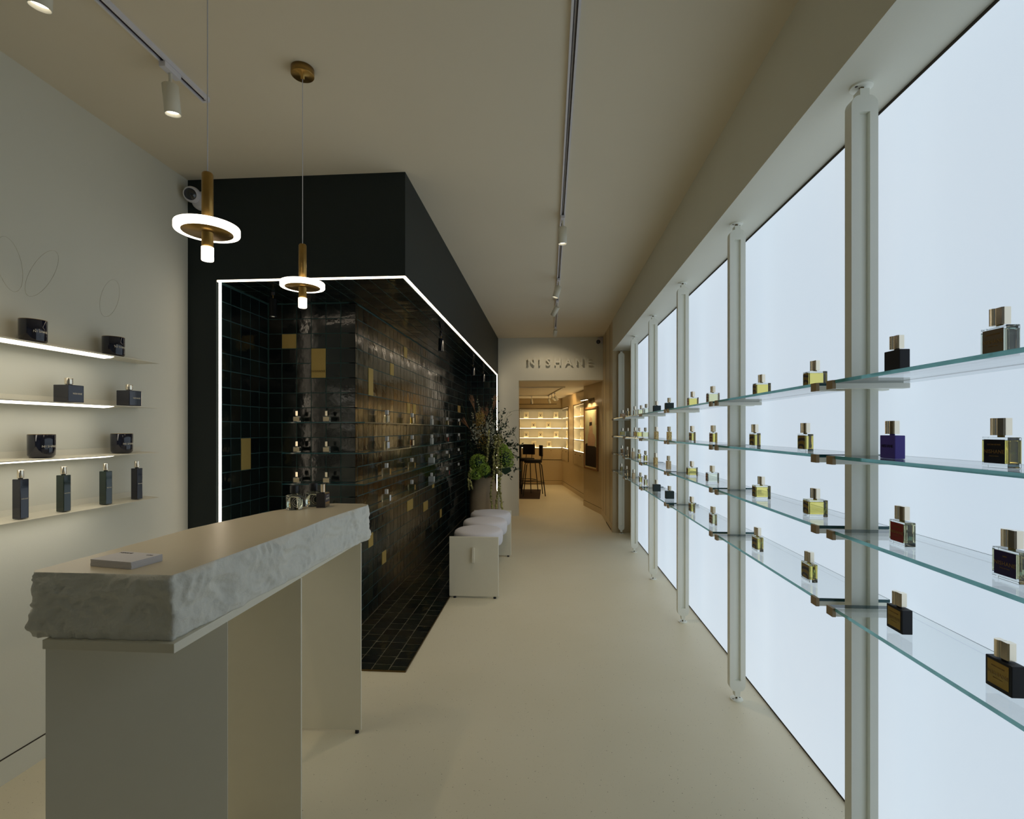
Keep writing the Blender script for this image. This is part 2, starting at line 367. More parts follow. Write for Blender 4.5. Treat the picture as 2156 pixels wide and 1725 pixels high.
struct(MB().box(XS - 0.005, XS - 0.002, 7.2, 7.8, 0.0, 0.018).build('trim_6', M_trimdark))
# back wall with opening
struct(MB().box(-0.86, -0.5, YB, YB + 0.15, 0, CZ).box(-0.5, XS, YB, YB + 0.15, 2.23, CZ).build('wall_back', M_wall))
struct(MB().box(-0.84, -0.497, YB - 0.006, YB + 0.156, 0, 0.1).build('baseboard_back', M_wall))
# dark green box with tiled niche
ZN = 2.31
XR = -0.84; XW = -1.355; YW = 3.45; XLN = -1.99; YE = 8.2
struct(MB().box(XL, XR, 2.9, YB, ZN + 0.012, CZ).build('wall_niche_top', M_green))
struct(MB().box(XL, XLN - 0.01, 2.9, YW + 0.01, 0, ZN + 0.012).build('wall_niche_left', M_green))
wnl = struct(MB().box(XLN - 0.01, XLN - 0.006, 2.925, YW, 0, ZN + 0.012).build('wall_niche_side', M_grout))
wnb = struct(MB().box(XLN - 0.01, XW - 0.006, YW + 0.006, YW + 0.05, 0, ZN + 0.012).build('wall_niche_back', M_grout))
wns = struct(MB().box(XW - 0.05, XW - 0.006, YW + 0.006, YE + 0.1, 0, ZN + 0.012).build('wall_niche_right', M_grout))
wne = struct(MB().box(XW - 0.006, XR - 0.02, YE + 0.006, YE + 0.1, 0, ZN + 0.012).build('wall_niche_end', M_grout))
struct(MB().box(XR - 0.02, XR, YE, YB, 0, ZN + 0.012).build('trim_7', M_green))
cn = struct(MB().prism([(XLN - 0.006, 2.925), (XR - 0.025, 2.925), (XR - 0.025, YE), (XW - 0.006, YE), (XW - 0.006, YW + 0.006), (XLN - 0.006, YW + 0.006)], ZN + 0.006, ZN + 0.012).build('ceiling_niche', M_grout))
fn = struct(MB().prism([(XLN - 0.006, 2.9), (XR, 2.9), (XR, YE), (XW - 0.006, YE), (XW - 0.006, YW + 0.006), (XLN - 0.006, YW + 0.006)], 0.0, 0.003).build('floor_niche', M_groutf))
struct(MB().box(XLN, XR + 0.004, 2.894, 2.9, 0, 0.009).box(XR, XR + 0.004, 2.9, YE, 0, 0.009).build('trim_8', M_brassdark))
# LED line round the niche opening
struct(MB().box(XLN - 0.004, XR - 0.001, 2.899, 2.909, ZN + 0.001, ZN + 0.011).box(XR - 0.013, XR + 0.001, 2.909, YE - 0.001, ZN + 0.001, ZN + 0.011)
       .box(XLN + 0.006, XLN + 0.018, 2.899, 2.909, 0.0, ZN + 0.001).box(XR - 0.013, XR - 0.001, YE - 0.012, YE - 0.001, 0, ZN + 0.001).build('trim_9', M_led))

# tiles -------------------------------------------------------------
def tile_geo(w, h, t, rnd, amp=0.0006):
    """one tile: front face a slightly uneven grid in local XY facing +Z"""
    n = 3; g = 0.0028
    tx, ty = rnd.uniform(-amp, amp), rnd.uniform(-amp, amp); dz = rnd.uniform(-0.0003, 0.0003)
    v = []; f = []
    for j in range(n + 1):
        for i in range(n + 1):
            x = g + (w - 2 * g) * i / n; y = g + (h - 2 * g) * j / n
            if i in (0, n): x += rnd.uniform(-0.0008, 0.0008)
            if j in (0, n): y += rnd.uniform(-0.0008, 0.0008)
            ed = 1 if (i in (0, n) or j in (0, n)) else 0
            z = t + dz + tx * (i / n - .5) * 2 + ty * (j / n - .5) * 2 - 0.0005 * ed + rnd.uniform(-0.0003, 0.0003)
            v.append((x, y, z))
    for j in range(n):
        for i in range(n): a = j * (n + 1) + i; f.append((a, a + 1, a + n + 2, a + n + 1))
    per = [i for i in range(n + 1)] + [(j + 1) * (n + 1) - 1 for j in range(1, n + 1)] + [n * (n + 1) + i for i in range(n - 1, -1, -1)] + [j * (n + 1) for j in range(n - 1, 0, -1)]
    return v, f, per
_tc = {}
def tile_mesh(w, h, var, m=None):
    k = (round(w, 3), round(h, 3), var, m.name if m else '')
    if k in _tc: return _tc[k]
    mb = MB(); tile_add(mb, w, h, random.Random(hash((round(w * 1000), round(h * 1000), var)) & 0xffff), None)
    me = mb.mesh('tile', m or M_tile); _tc[k] = me
    return me
def tile_add(mb, w, h, rnd, T, t=0.0018):
    v, f, per = tile_geo(w, h, t, rnd)
    mb.add(v, f, 0, True, T)
    pv = [v[i] for i in per]; n = len(pv); base = [(p[0], p[1], 0) for p in pv]
    mb.add(pv + base, [(i, n + i, n + (i + 1) % n, (i + 1) % n) for i in range(n)], 0, False, T)
R3 = lambda cx, cy_, cz: Matrix((cx, cy_, cz)).transposed().to_4x4()
def tile_field(parent, org, ux, uy, ncol, nrow, cw, rh, lenx, leny, gold=(), limit=None, shift=0.0, flip=False, jit=False):
    """grid of tiles; org corner, ux/uy unit axes, normal = ux x uy. gold: (col,row,w,h) cells. limit(col,row) -> True for single objects"""
    nz = Vector(ux).cross(Vector(uy)); B = R3(Vector(uy), Vector(ux), -nz) if flip else R3(Vector(ux), Vector(uy), nz)
    rnd = random.Random(len(parent.name)); far = MB(); taken = set()
    for c, r, cwid, rhei in gold:
        for i in range(cwid):
            for j in range(rhei): taken.add((c + i, r + j))
        T = Matrix.Translation(Vector(org) + Vector(ux) * (c * cw - shift) + Vector(uy) * (r * rh)) @ B
        gw, gh = (rhei * rh, cwid * cw) if flip else (cwid * cw, rhei * rh)
        mb = MB(); mb.box(0.002, gw - 0.002, 0.002, gh - 0.002, 0, 0.0045)
        o = mb.build('gold_tile', M_goldtile, parent); o.matrix_local = T; o['label'] = 'matt gold tile'
    sh0 = shift
    for r in range(nrow):
        if jit: shift = sh0 + rnd.uniform(0.01, cw - 0.01)
        for c in range(ncol + 1 + (1 if jit else 0)):
            x0 = max(0, c * cw - shift); x1 = min(lenx, (c + 1) * cw - shift); y0 = r * rh; y1 = min(leny, (r + 1) * rh)
            if x1 - x0 < 0.012 or y1 - y0 < 0.012 or (c, r) in taken: continue
            T = Matrix.Translation(Vector(org) + Vector(ux) * x0 + Vector(uy) * y0) @ B
            tw, tl = (y1 - y0, x1 - x0) if flip else (x1 - x0, y1 - y0)
            if limit is None or limit(c, r):
                o = link('tile', tile_mesh(tw, tl, rnd.randrange(7)), parent); o.matrix_local = T
            else: tile_add(far, tw, tl, rnd, T)
    if far.v:
        o = far.build('tile_field', M_tile, parent); o['kind'] = 'stuff'
TP = 0.104; TH = 0.105
# rows counted from the niche ceiling downwards: uy = -z
tile_field(wnb, (XW, YW + 0.006, ZN), (-1, 0, 0), (0, 0, -1), 6, 22, 0.1075, TH, XW - XLN, ZN, gold=((4, 2, 1, 1), (2, 3, 1, 2)))
tile_field(wnl, (XLN - 0.006, YW, ZN), (0, -1, 0), (0, 0, -1), 5, 22, TP, TH, YW - 2.925, ZN, gold=((2, 9, 1, 2),))
tile_field(wns, (XW - 0.006, YW, ZN), (0, 1, 0), (0, 0, -1), 46, 22, TP, TH, YE - YW, ZN,
           gold=((3, 4, 1, 2), (8, 3, 1, 1), (12, 1, 1, 1), (13, 6, 1, 1), (15, 6, 1, 1), (23, 14, 1, 1), (13, 15, 2, 1), (19, 16, 2, 1), (27, 18, 1, 1), (3, 16, 1, 1), (6, 18, 1, 1), (39, 5, 2, 1)),
           limit=lambda c, r: c < 13, shift=0.05, flip=True)
tile_field(wne, (XR - 0.02, YE + 0.006, ZN), (-1, 0, 0), (0, 0, -1), 5, 22, TP, TH, XR - 0.02 - XW, ZN)
tile_field(cn, (XR - 0.02, 2.925, ZN + 0.006), (-1, 0, 0), (0, 1, 0), 5, 51, TP, TP, XR - 0.02 - XW, YE - 2.925, limit=lambda c, r: r < 46)
tile_field(cn, (XW, 2.925, ZN + 0.006), (-1, 0, 0), (0, 1, 0), 6, 5, TP, TP, XW - XLN, YW - 2.925)
tile_field(fn, (XR, 2.902, 0.0029), (0, 1, 0), (-1, 0, 0), 51, 5, TP, TP, YE - 2.902, XR - XW, jit=True)
tile_field(fn, (XW, 2.902, 0.0029), (0, 1, 0), (-1, 0, 0), 6, 6, TP, TP, YW - 2.902, XW - XLN)
# faint writing on the tall gold tile
lettering('NISHANE', 0.021, '-y', (XW - 0.1075 * 2.5, YW - 0.002, ZN - TH * 4.55), M_brassdark, wnb, spacing=1.2)

# ------------------------------------------------------------------ back room
RC = (1, 0.66, 0.30)
A = Vector((0.335, 13.06)); B_ = Vector((0.706, 10.41)); E2 = Vector((0.80, 9.74)); C_ = Vector((0.647, 9.53)); D_ = Vector((0.875, 8.5))
RZ = 2.23
struct(MB().box(-3.2, 1.6, YB + 0.15, 14, RZ, RZ + 0.1).build('ceiling_rear', M_ceil))
struct(MB().box(-3.2, -3.1, YB, 14, 0, RZ).box(-3.1, -0.86, YB, YB + 0.15, 0, RZ).build('wall_rear_left', M_gloss))
struct(MB().box(-3.1, -0.769, 13.06, 13.16, 0, RZ).box(-0.769, 0.36, 13.06, 13.16, 0, 0.637).box(-0.769, 0.36, 13.06, 13.16, 1.965, RZ).build('wall_rear', M_gloss))
uA = (B_ - A).normalized(); angA = math.atan2(uA.y, uA.x)   # local x runs towards the camera, local y into the wall
def seg(mb, a0, a1, z0, z1, th=0.1):
    T = Matrix.Translation((A.x, A.y, 0)) @ Matrix.Rotation(angA, 4, 'Z'); mb.box(a0, a1, 0, th, z0, z1, T=T)
LA = (Vector((0.465, 12.134)) - A).length; L0 = (Vector((0.557, 11.475)) - A).length; L1 = (E2 - A).length + 0.05
mb = MB(); seg(mb, -0.05, L1, 0, 0.66); seg(mb, -0.05, L1, 1.965, RZ); seg(mb, LA, L0, 0.66, 1.965); seg(mb, L1 - 0.1, L1, 0.66, 1.965)
mb.box(-3.2, 1.6, 13.42, 13.5, 0, RZ).box(1.5, 1.6, 8.5, 13.5, 0, RZ)
struct(mb.build('wall_rear_right', M_gloss))
mb = MB().prism([(C_.x, C_.y), (D_.x, D_.y), (1.4, 8.5), (1.4, 9.53)], 0, RZ)
wp = struct(mb.build('wall_pillar', M_gloss))
# baseboards with a thin dark joint above them
def bboard(P, Q, nm, h=0.1, th=0.005):
    d = (Q - P); L = d.length; a = math.atan2(d.y, d.x); T = Matrix.Translation((P.x, P.y, 0)) @ Matrix.Rotation(a, 4, 'Z')
    struct(MB().box(0, L, -th, 0, 0, h, 0, T).box(0, L, -0.002, 0, h, h + 0.006, 1, T).build(nm, [M_gloss, M_trimdark]))
bboard(Vector((-3.1, 13.06)), A, 'baseboard_rear'); bboard(A, E2, 'baseboard_rear_right', 0.1); bboard(C_, D_, 'baseboard_pillar', 0.1)
struct(MB().box(-0.85, 0.2, 13.045, 13.06, 2.075, 2.085).build('trim_10', M_trimdark))

def drawer(parent, x0, x1, z0, z1, knob=None):
    d = MB().box(x0 + 0.003, x1 - 0.003, -0.012, 0.01, z0, z1).build('drawer', M_gloss, parent)
    kx = (x0 + x1) / 2 if knob is None else knob
    MB().lathe([(0.004, 0), (0.010, 0.012), (0.009, 0.02), (0, 0.021)], 10, T=aimT((kx, -0.012, z1 - 0.05), (0, -1, 0))).build('knob', M_brassdark, d)
def cabinet(loc, ang, w, zt, zs, zb, drw, label, leftframe=True, rightframe=True):
    t = empty('display_cabinet', loc, ang); tag(t, label, 'display cabinet', 'lit display cabinets of the rear room'); D = 0.24
    MB().box(0, w + (0 if rightframe else 0.22), D - 0.012, D, zs, zt).build('back_panel', M_lac, t)
    f = MB()
    if leftframe: f.box(-0.02, 0.012, -0.012, 0.0, zb, zt); MB().box(-0.02, 0.012, 0.0, D, zb, zt).build('side_board', M_lac, t)
    if rightframe: f.box(w - 0.012, w + 0.02, -0.012, 0.0, zb, zt); MB().box(w - 0.012, w + 0.02, 0.0, D, zb, zt).build('side_board', M_lac, t)
    f.box(-0.02, w + 0.02, -0.012, 0.002, zt, zt + 0.02).box(-0.02, w + 0.02, 0.002, D, zt, zt + 0.02).build('frame', M_brassdark, t)
    n = 4; st = (zt - zs) / n
    for k in range(n):
        z = zs + k * st
        MB().box(0.012, w - 0.012, 0, D - 0.012, z - 0.010, z).box(0.012, w - 0.012, 0, 0.006, z + st - 0.022, z + st - 0.010).build('shelf', M_lac, t)
        MB().box(0.012, w - 0.012, 0.014, 0.030, z + 0.0002, z + 0.006).box(0.012, w - 0.012, 0.012, 0.026, z + st - 0.014, z + st - 0.0105).build('light_strip', M_cabled, t)
    for x0, x1, kn in drw: drawer(t, x0, x1, zb, zs - 0.02, kn)
    MB().box(0, w, 0.02, D, zb, zs - 0.02).build('carcass', M_trimdark, t)
    return t, st
c1, st1 = cabinet((-0.769, 13.055, 0), 0, 1.10, 1.955, 0.953, 0.65, ((0.0, 0.36, None), (0.36, 1.095, 0.82)), 'lit display cabinet with five rows of boxes on the far wall of the rear room', True, False)
c1['label'] = 'widest lit display cabinet on the far wall, filled with boxes marked X'
c2, _ = cabinet((A.x, A.y, 0), angA, LA, 1.955, 0.953, 0.65, ((0.0, LA / 2, None), (LA / 2, LA, None)), 'narrow lit cabinet section angled beside the far wall cabinet', False, True)
pA = A + uA * L0
c3, _ = cabinet((pA.x, pA.y, 0), angA, L1 - L0 - 0.12, 1.955, 0.945, 0.66, ((0.0, 0.55, None), (0.55, 1.1, None)), 'lit cabinet of pale boxes just left of the framed picture')
# boxes marked with X
gb = empty('gift_box'); MB().box(-0.062, 0.062, -0.05, 0.05, 0, 0.17).build('carton', mat('cream_carton', srgb(238, 226, 190), 0.5, noise=0.03), gb, bevel=0.004)
mb = MB()
for s_ in (-1, 1):
    T = Matrix.Translation((0, -0.0515, 0.085)) @ Matrix.Rotation(s_ * 0.55, 4, 'Y'); mb.box(-0.005, 0.005, -0.002, 0.001, -0.042, 0.042, T=T)
mb.build('emblem', M_inkd, gb)
rows = ['lowest', 'second lowest', 'second highest', 'top']; first = True
spots1 = [(3, (1108, 1138, 1170.4)), (2, (1123.5, 1154.8)), (1, (1108, 1138, 1170.8)), (0, (1124, 1156))]
names3 = ['left', 'middle', 'right']
for k, us in spots1:
    for i, u in enumerate(us):
        o = gb if first else copy_tree(gb); first = False
        p = onY(u, 905, 13.15); o.location = (p.x, 13.15, 0.953 + k * st1 + 0.0002)
        pos = names3[i] if len(us) == 3 else ('left', 'right')[i]
        tag(o, 'cream box marked X, %s one on the %s shelf of the far wall cabinet' % (pos, rows[k]), 'box', 'boxes marked X')
tb = empty('slim_box'); MB().box(-0.04, 0.04, -0.04, 0.04, 0, 0.19).build('carton', MATS['cream_carton'], tb, bevel=0.004)
MB().box(-0.012, 0.012, -0.0415, -0.040, 0.07, 0.11).build('emblem', M_brassdark, tb)
first = True
for cab, L, base, zs in ((c2, LA, 'angled cabinet', 0.953), (c3, L1 - L0 - 0.12, 'cabinet beside the picture', 0.945)):
    for k in range(4):
        for i, fx in enumerate((0.30, 0.62) if cab is c2 else (0.28, 0.5)):
            o = tb if first else copy_tree(tb); first = False
            T = Matrix.Translation(cab.location) @ Matrix.Rotation(angA, 4, 'Z'); p = T @ Vector((L * fx, 0.1, 0))
            o.location = (p.x, p.y, zs + k * (1.955 - zs) / 4 + 0.0002); o.rotation_euler = (0, 0, angA)
            tag(o, 'slim pale box, %s one on the %s shelf of the %s' % (('farther', 'nearer')[i], rows[k], base), 'box', 'slim boxes in the rear cabinets')
# picture and its lamp
dCD = (D_ - C_); angP = math.atan2(dCD.y, dCD.x)
pic = empty('framed_picture', (C_.x, C_.y, 0), angP); tag(pic, 'tall framed painting of a pale hooded figure above black, beside the passage', 'picture')
def canvas_mat():
    m = bpy.data.materials.new('painting'); m.use_nodes = True; nt = m.node_tree; p = nt.nodes['Principled BSDF']
    tc = nt.nodes.new('ShaderNodeTexCoord'); n = nt.nodes.new('ShaderNodeTexNoise'); n.inputs['Scale'].default_value = 9
    mx = nt.nodes.new('ShaderNodeMix'); mx.data_type = 'RGBA'; mx.inputs['A'].default_value = srgb(205, 195, 140); mx.inputs['B'].default_value = srgb(232, 222, 172)
    nt.links.new(tc.outputs['Object'], n.inputs['Vector']); nt.links.new(n.outputs['Fac'], mx.inputs['Factor']); nt.links.new(mx.outputs['Result'], p.inputs['Base Color'])
    p.inputs['Roughness'].default_value = 0.4
    return m
M_canvas = canvas_mat(); M_fig = mat('figure_paint', srgb(214, 172, 130), 0.5, noise=0.25, nscale=30); M_figd = mat('black_paint', srgb(34, 26, 24), 0.4, noise=0.4, nscale=20)
px0, px1, pz0, pz1 = 0.13, 0.90, 0.71, 1.82
fr = MB(); fw = 0.032
for a in ((px0, px1, pz0, pz0 + fw), (px0, px1, pz1 - fw, pz1), (px0, px0 + fw, pz0 + fw, pz1 - fw), (px1 - fw, px1, pz0 + fw, pz1 - fw)): fr.box(a[0], a[1], -0.035, -0.001, a[2], a[3])
fr.build('frame', M_wood, pic)
MB().box(px0 + fw, px1 - fw, -0.02, -0.002, pz0 + fw, pz1 - fw).build('canvas', M_canvas, pic)
Tp = Matrix.Translation((px0, -0.0205, pz0)) @ Matrix.Rotation(PI / 2, 4, 'X'); ww = px1 - px0; hh = pz1 - pz0
def flat(poly, m, d=0.0): MB().prism([(x * ww, y * hh) for x, y in poly], d, d + 0.0012, T=Tp).build('painted_shape', m, pic)
flat([(0.07, 0.05), (0.93, 0.05), (0.93, 0.36), (0.72, 0.39), (0.4, 0.38), (0.2, 0.42), (0.07, 0.40)], M_figd)
flat([(0.25, 0.38), (0.78, 0.38), (0.86, 0.48), (0.78, 0.56), (0.66, 0.58), (0.62, 0.70), (0.58, 0.82), (0.48, 0.85), (0.40, 0.78), (0.38, 0.62), (0.28, 0.54)], M_fig, 0.0014)
flat([(0.40, 0.70), (0.60, 0.71), (0.60, 0.76), (0.41, 0.76)], M_figd, 0.0028)
flat([(0.84, 0.72), (0.93, 0.70), (0.93, 0.93), (0.84, 0.93)], M_fig, 0.0014)
pl = empty('picture_light', (C_.x, C_.y, 0), angP); tag(pl, 'small brass picture light on the pillar above the framed painting', 'wall lamp')
MB().box(0.36, 0.66, -0.012, -0.001, 1.90, 1.98).build('wall_plate', M_brassdark, pl)
MB().tube([(0.5, -0.012, 1.94), (0.5, -0.13, 1.95)], 0.006).build('arm', M_brassdark, pl)
MB().tube([(0.30, -0.14, 1.955), (0.72, -0.14, 1.955)], 0.012, 10).build('shade', M_brassdark, pl)
MB().box(0.31, 0.71, -0.148, -0.132, 1.938, 1.943).build('light_strip', M_cabled, pl)
for sx in (0.38, 0.64):
    Tl = Matrix.Translation((C_.x, C_.y, 0)) @ Matrix.Rotation(angP, 4, 'Z'); pp = Tl @ Vector((sx, -0.14, 1.93)); spot('picture_beam', pp, (Tl.to_3x3() @ Vector((0, 0.35, -1))), 7.0, (1, 0.8, 0.5), 130)
# floor mat, bar table and stools
tag(MB().box(-1.6, -0.19, 10.34, 11.95, 0.0, 0.008).build('floor_mat', M_rug), 'dark brown floor mat under the bar stools in the rear room', 'mat')
bt = empty('bar_table', (-1.31, 12.25, 0.0)); tag(bt, 'black bar table half hidden behind the wall by the stools', 'table')
MB().box(-0.8, 0.76, -0.32, 0.32, 1.0, 1.055).build('tabletop', M_black, bt, bevel=0.004)
MB().box(-0.6, 0.64, -0.2, 0.2, 0.0, 1.0).build('base', M_black, bt)
def stool(loc, rz, label):
    t = empty('bar_stool', loc, rz); tag(t, label, 'bar stool', 'black bar stools')
    MB().prism([(0.2 * math.cos(a) * (1 if math.cos(a) < 0 else 0.95), 0.19 * math.sin(a)) for a in [2 * PI * k / 24 for k in range(24)]], 0.70, 0.765, smooth=True).build('seat', M_dark, t, bevel=0.01)
    for sx, sy in ((-1, -1), (-1, 1), (1, -1), (1, 1)):
        MB().tube([(0.12 * sx, 0.13 * sy, 0.71), (0.16 * sx, 0.16 * sy, 0.66), (0.235 * sx, 0.205 * sy, 0.0)], 0.011, 8).build('leg', M_black, t)
    MB().tube([(0.245 * math.cos(a), 0.225 * math.sin(a), 0.27) for a in [2 * PI * k / 32 for k in range(32)]], 0.009, 6, closed=True).build('footring', M_black, t)
    for sy in (-1, 1): MB().tube([(0.15, 0.07 * sy, 0.72), (0.185, 0.07 * sy, 0.80), (0.19, 0.07 * sy, 0.9)], 0.009, 6).build('back_post', M_black, t)
    pts = []
    for k in range(9): a = -0.6 + 1.2 * k / 8; pts.append((0.02 + 0.19 * math.cos(a) * 1.0, 0.27 * math.sin(a)))
    inner = [(x - 0.045 * math.cos(-0.6 + 1.2 * k / 8), y * 0.86) for k, (x, y) in enumerate(pts)]
    MB().prism(pts + inner[::-1], 0.84, 1.075, smooth=True).build('backrest', M_dark, t, bevel=0.008, recalc=True)
stool((-0.34, 10.87, 0.008), 0.15, 'black bar stool nearest the passage, with a curved backrest')
stool((-0.52, 11.48, 0.008), 1.25, 'black bar stool behind the nearest one, its backrest turned square to view')
stool((-0.88, 11.05, 0.008), -1.9, 'black bar stool mostly hidden behind the wall edge and foliage')

# ------------------------------------------------------------------ right wall: posts, brackets, glass shelves
COLY = [0.605, 1.67, 2.735, 3.806, 4.872, 5.93, 6.985]
LV = [1.572, 1.34, 1.11, 0.875]
ordn = ['first', 'second', 'third', 'fourth', 'fifth', 'sixth']
def post(y, label):
    t = empty('shelf_post', (0.984, y, 0)); tag(t, label, 'post', 'beige shelf posts')
    hw = 0.040; sh0, sh1 = 0.085, 2.435; n0, n1 = 0.022, 2.488
    ol = []
    for k in range(9):      # top: right shoulder, neck, left shoulder
        a = k / 8 * PI / 2; ol.append((hw - (hw - 0.014) * (1 - math.cos(a)), sh1 + 0.032 * math.sin(a)))
    ol += [(0.014, n1), (-0.014, n1)]
    for k in range(9): a = (8 - k) / 8 * PI / 2; ol.append((-hw + (hw - 0.014) * (1 - math.cos(a)), sh1 + 0.032 * math.sin(a)))
    for k in range(9): a = k / 8 * PI / 2; ol.append((-hw + (hw - 0.014) * (1 - math.cos(a)), sh0 - 0.034 * math.sin(a)))
    ol += [(-0.012, n0), (0.012, n0)]
    for k in range(9): a = (8 - k) / 8 * PI / 2; ol.append((hw - (hw - 0.014) * (1 - math.cos(a)), sh0 - 0.034 * math.sin(a)))
    # body = front ring around a recess + solid core behind
    yf, yc, yb = -0.018, -0.004, 0.018
    T = Matrix.Rotation(PI / 2, 4, 'X')
    core = MB().prism(ol, -yb, -yc, T=T)
    rx, z0, z1 = 0.0155, 0.105, 2.415
    core.box(-hw, -rx, yf, yc, sh0, sh1).box(rx, hw, yf, yc, sh0, sh1).box(-rx, rx, yf, yc, sh0, z0).box(-rx, rx, yf, yc, z1, sh1)
    top = [p for p in ol if p[1] >= sh1 - 1e-6]; bot = [p for p in ol if p[1] <= sh0 + 1e-6]
    core.prism(top, -yc, -yf, T=T); core.prism(bot, -yc, -yf, T=T)
    core.build('post_body', M_post, t)
    for z0_, z1_, nm in ((0.0, 0.006, 'foot_plate'), (SZ - 0.006, SZ, 'ceiling_plate')):
        pl_ = MB().lathe([(0.032, z0_), (0.032, z1_)], 24).build(nm, M_post, t)
        for a in (0.4, 0.4 + PI):
            MB().cyl(0.004, (z1_ if z0_ == 0 else z0_ - 0.001), (z1_ + 0.001 if z0_ == 0 else z0_), 8, T=Matrix.Translation((0.022 * math.cos(a), 0.022 * math.sin(a), 0))).build('screw', M_slot, pl_)
    MB().cyl(0.005, 0.006, 0.023, 10).build('threaded_rod', M_brassdark, t)
    MB().cyl(0.0045, 2.487, SZ - 0.006, 10).cyl(0.008, 2.494, SZ - 0.006, 6).build('threaded_rod', M_brassdark, t)
    for z in LV:
        for s_ in (-1, 1):
            b = MB().box(-0.112, 0.104, s_ * 0.047 - 0.016, s_ * 0.047 + 0.016, z - 0.026, z - 0.0105).build('bracket_arm', M_post, t, bevel=0.0015)
            MB().box(-0.122, -0.112, s_ * 0.047 - 0.017, s_ * 0.047 + 0.017, z - 0.027, z - 0.0005).build('clip', M_clip, b)
        MB().box(-0.03, 0.03, -0.032, 0.032, z - 0.024, z - 0.013).build('cross_bolt', M_post, t)
    return t
desc = ['', 'nearest and largest beige shelf post, running out of the bottom of the view', 'second beige shelf post from the camera, standing on a round foot plate',
        'third beige shelf post from the camera', 'fourth beige shelf post from the camera', 'fifth beige shelf post, last but one towards the rear', 'sixth and farthest beige shelf post, against the niche end wall']
desc[0] = 'beige shelf post beside the camera, outside the right edge of the view'
for y, d in zip(COLY, desc): post(y, d)
shn = ['top', 'second', 'third', 'lowest']
for i in range(len(COLY) - 1):
    for j, z in enumerate(LV):
        y0, y1 = COLY[i] + 0.031, COLY[i + 1] - 0.031
        mb = MB(); x0, x1 = 0.870, 1.090; zz = z - 0.010
        v = [(x0, y0, zz), (x1, y0, zz), (x1, y1, zz), (x0, y1, zz), (x0, y0, z), (x1, y0, z), (x1, y1, z), (x0, y1, z)]
        mb.add(v, [(3, 2, 1, 0), (4, 5, 6, 7)], 0); mb.add(v, [(3, 0, 4, 7)], 1); mb.add([(x1, y0, z - 0.0015), (x1, y1, z - 0.0015), (x1, y1, z), (x1, y0, z)], [(0, 1, 2, 3)], 2); mb.add([(x1, y0, zz), (x1, y1, zz), (x1, y1, z - 0.0015), (x1, y0, z - 0.0015)], [(0, 1, 2, 3)], 0); mb.add(v, [(0, 1, 5, 4), (2, 3, 7, 6)], 2)  # thin dark strip on the back edge imitates the line refracted through the glass
        o = mb.build('glass_shelf', [M_sheet, M_edge, M_edgedark])
        if i == 0: l = '%s glass shelf on the right wall, nearest bay, running out of view' % shn[j]
        else: l = '%s glass shelf on the right wall between the %s and %s posts' % (shn[j], ordn[i - 1], ordn[i])
        tag(o, l, 'shelf', 'glass shelves on the right wall')

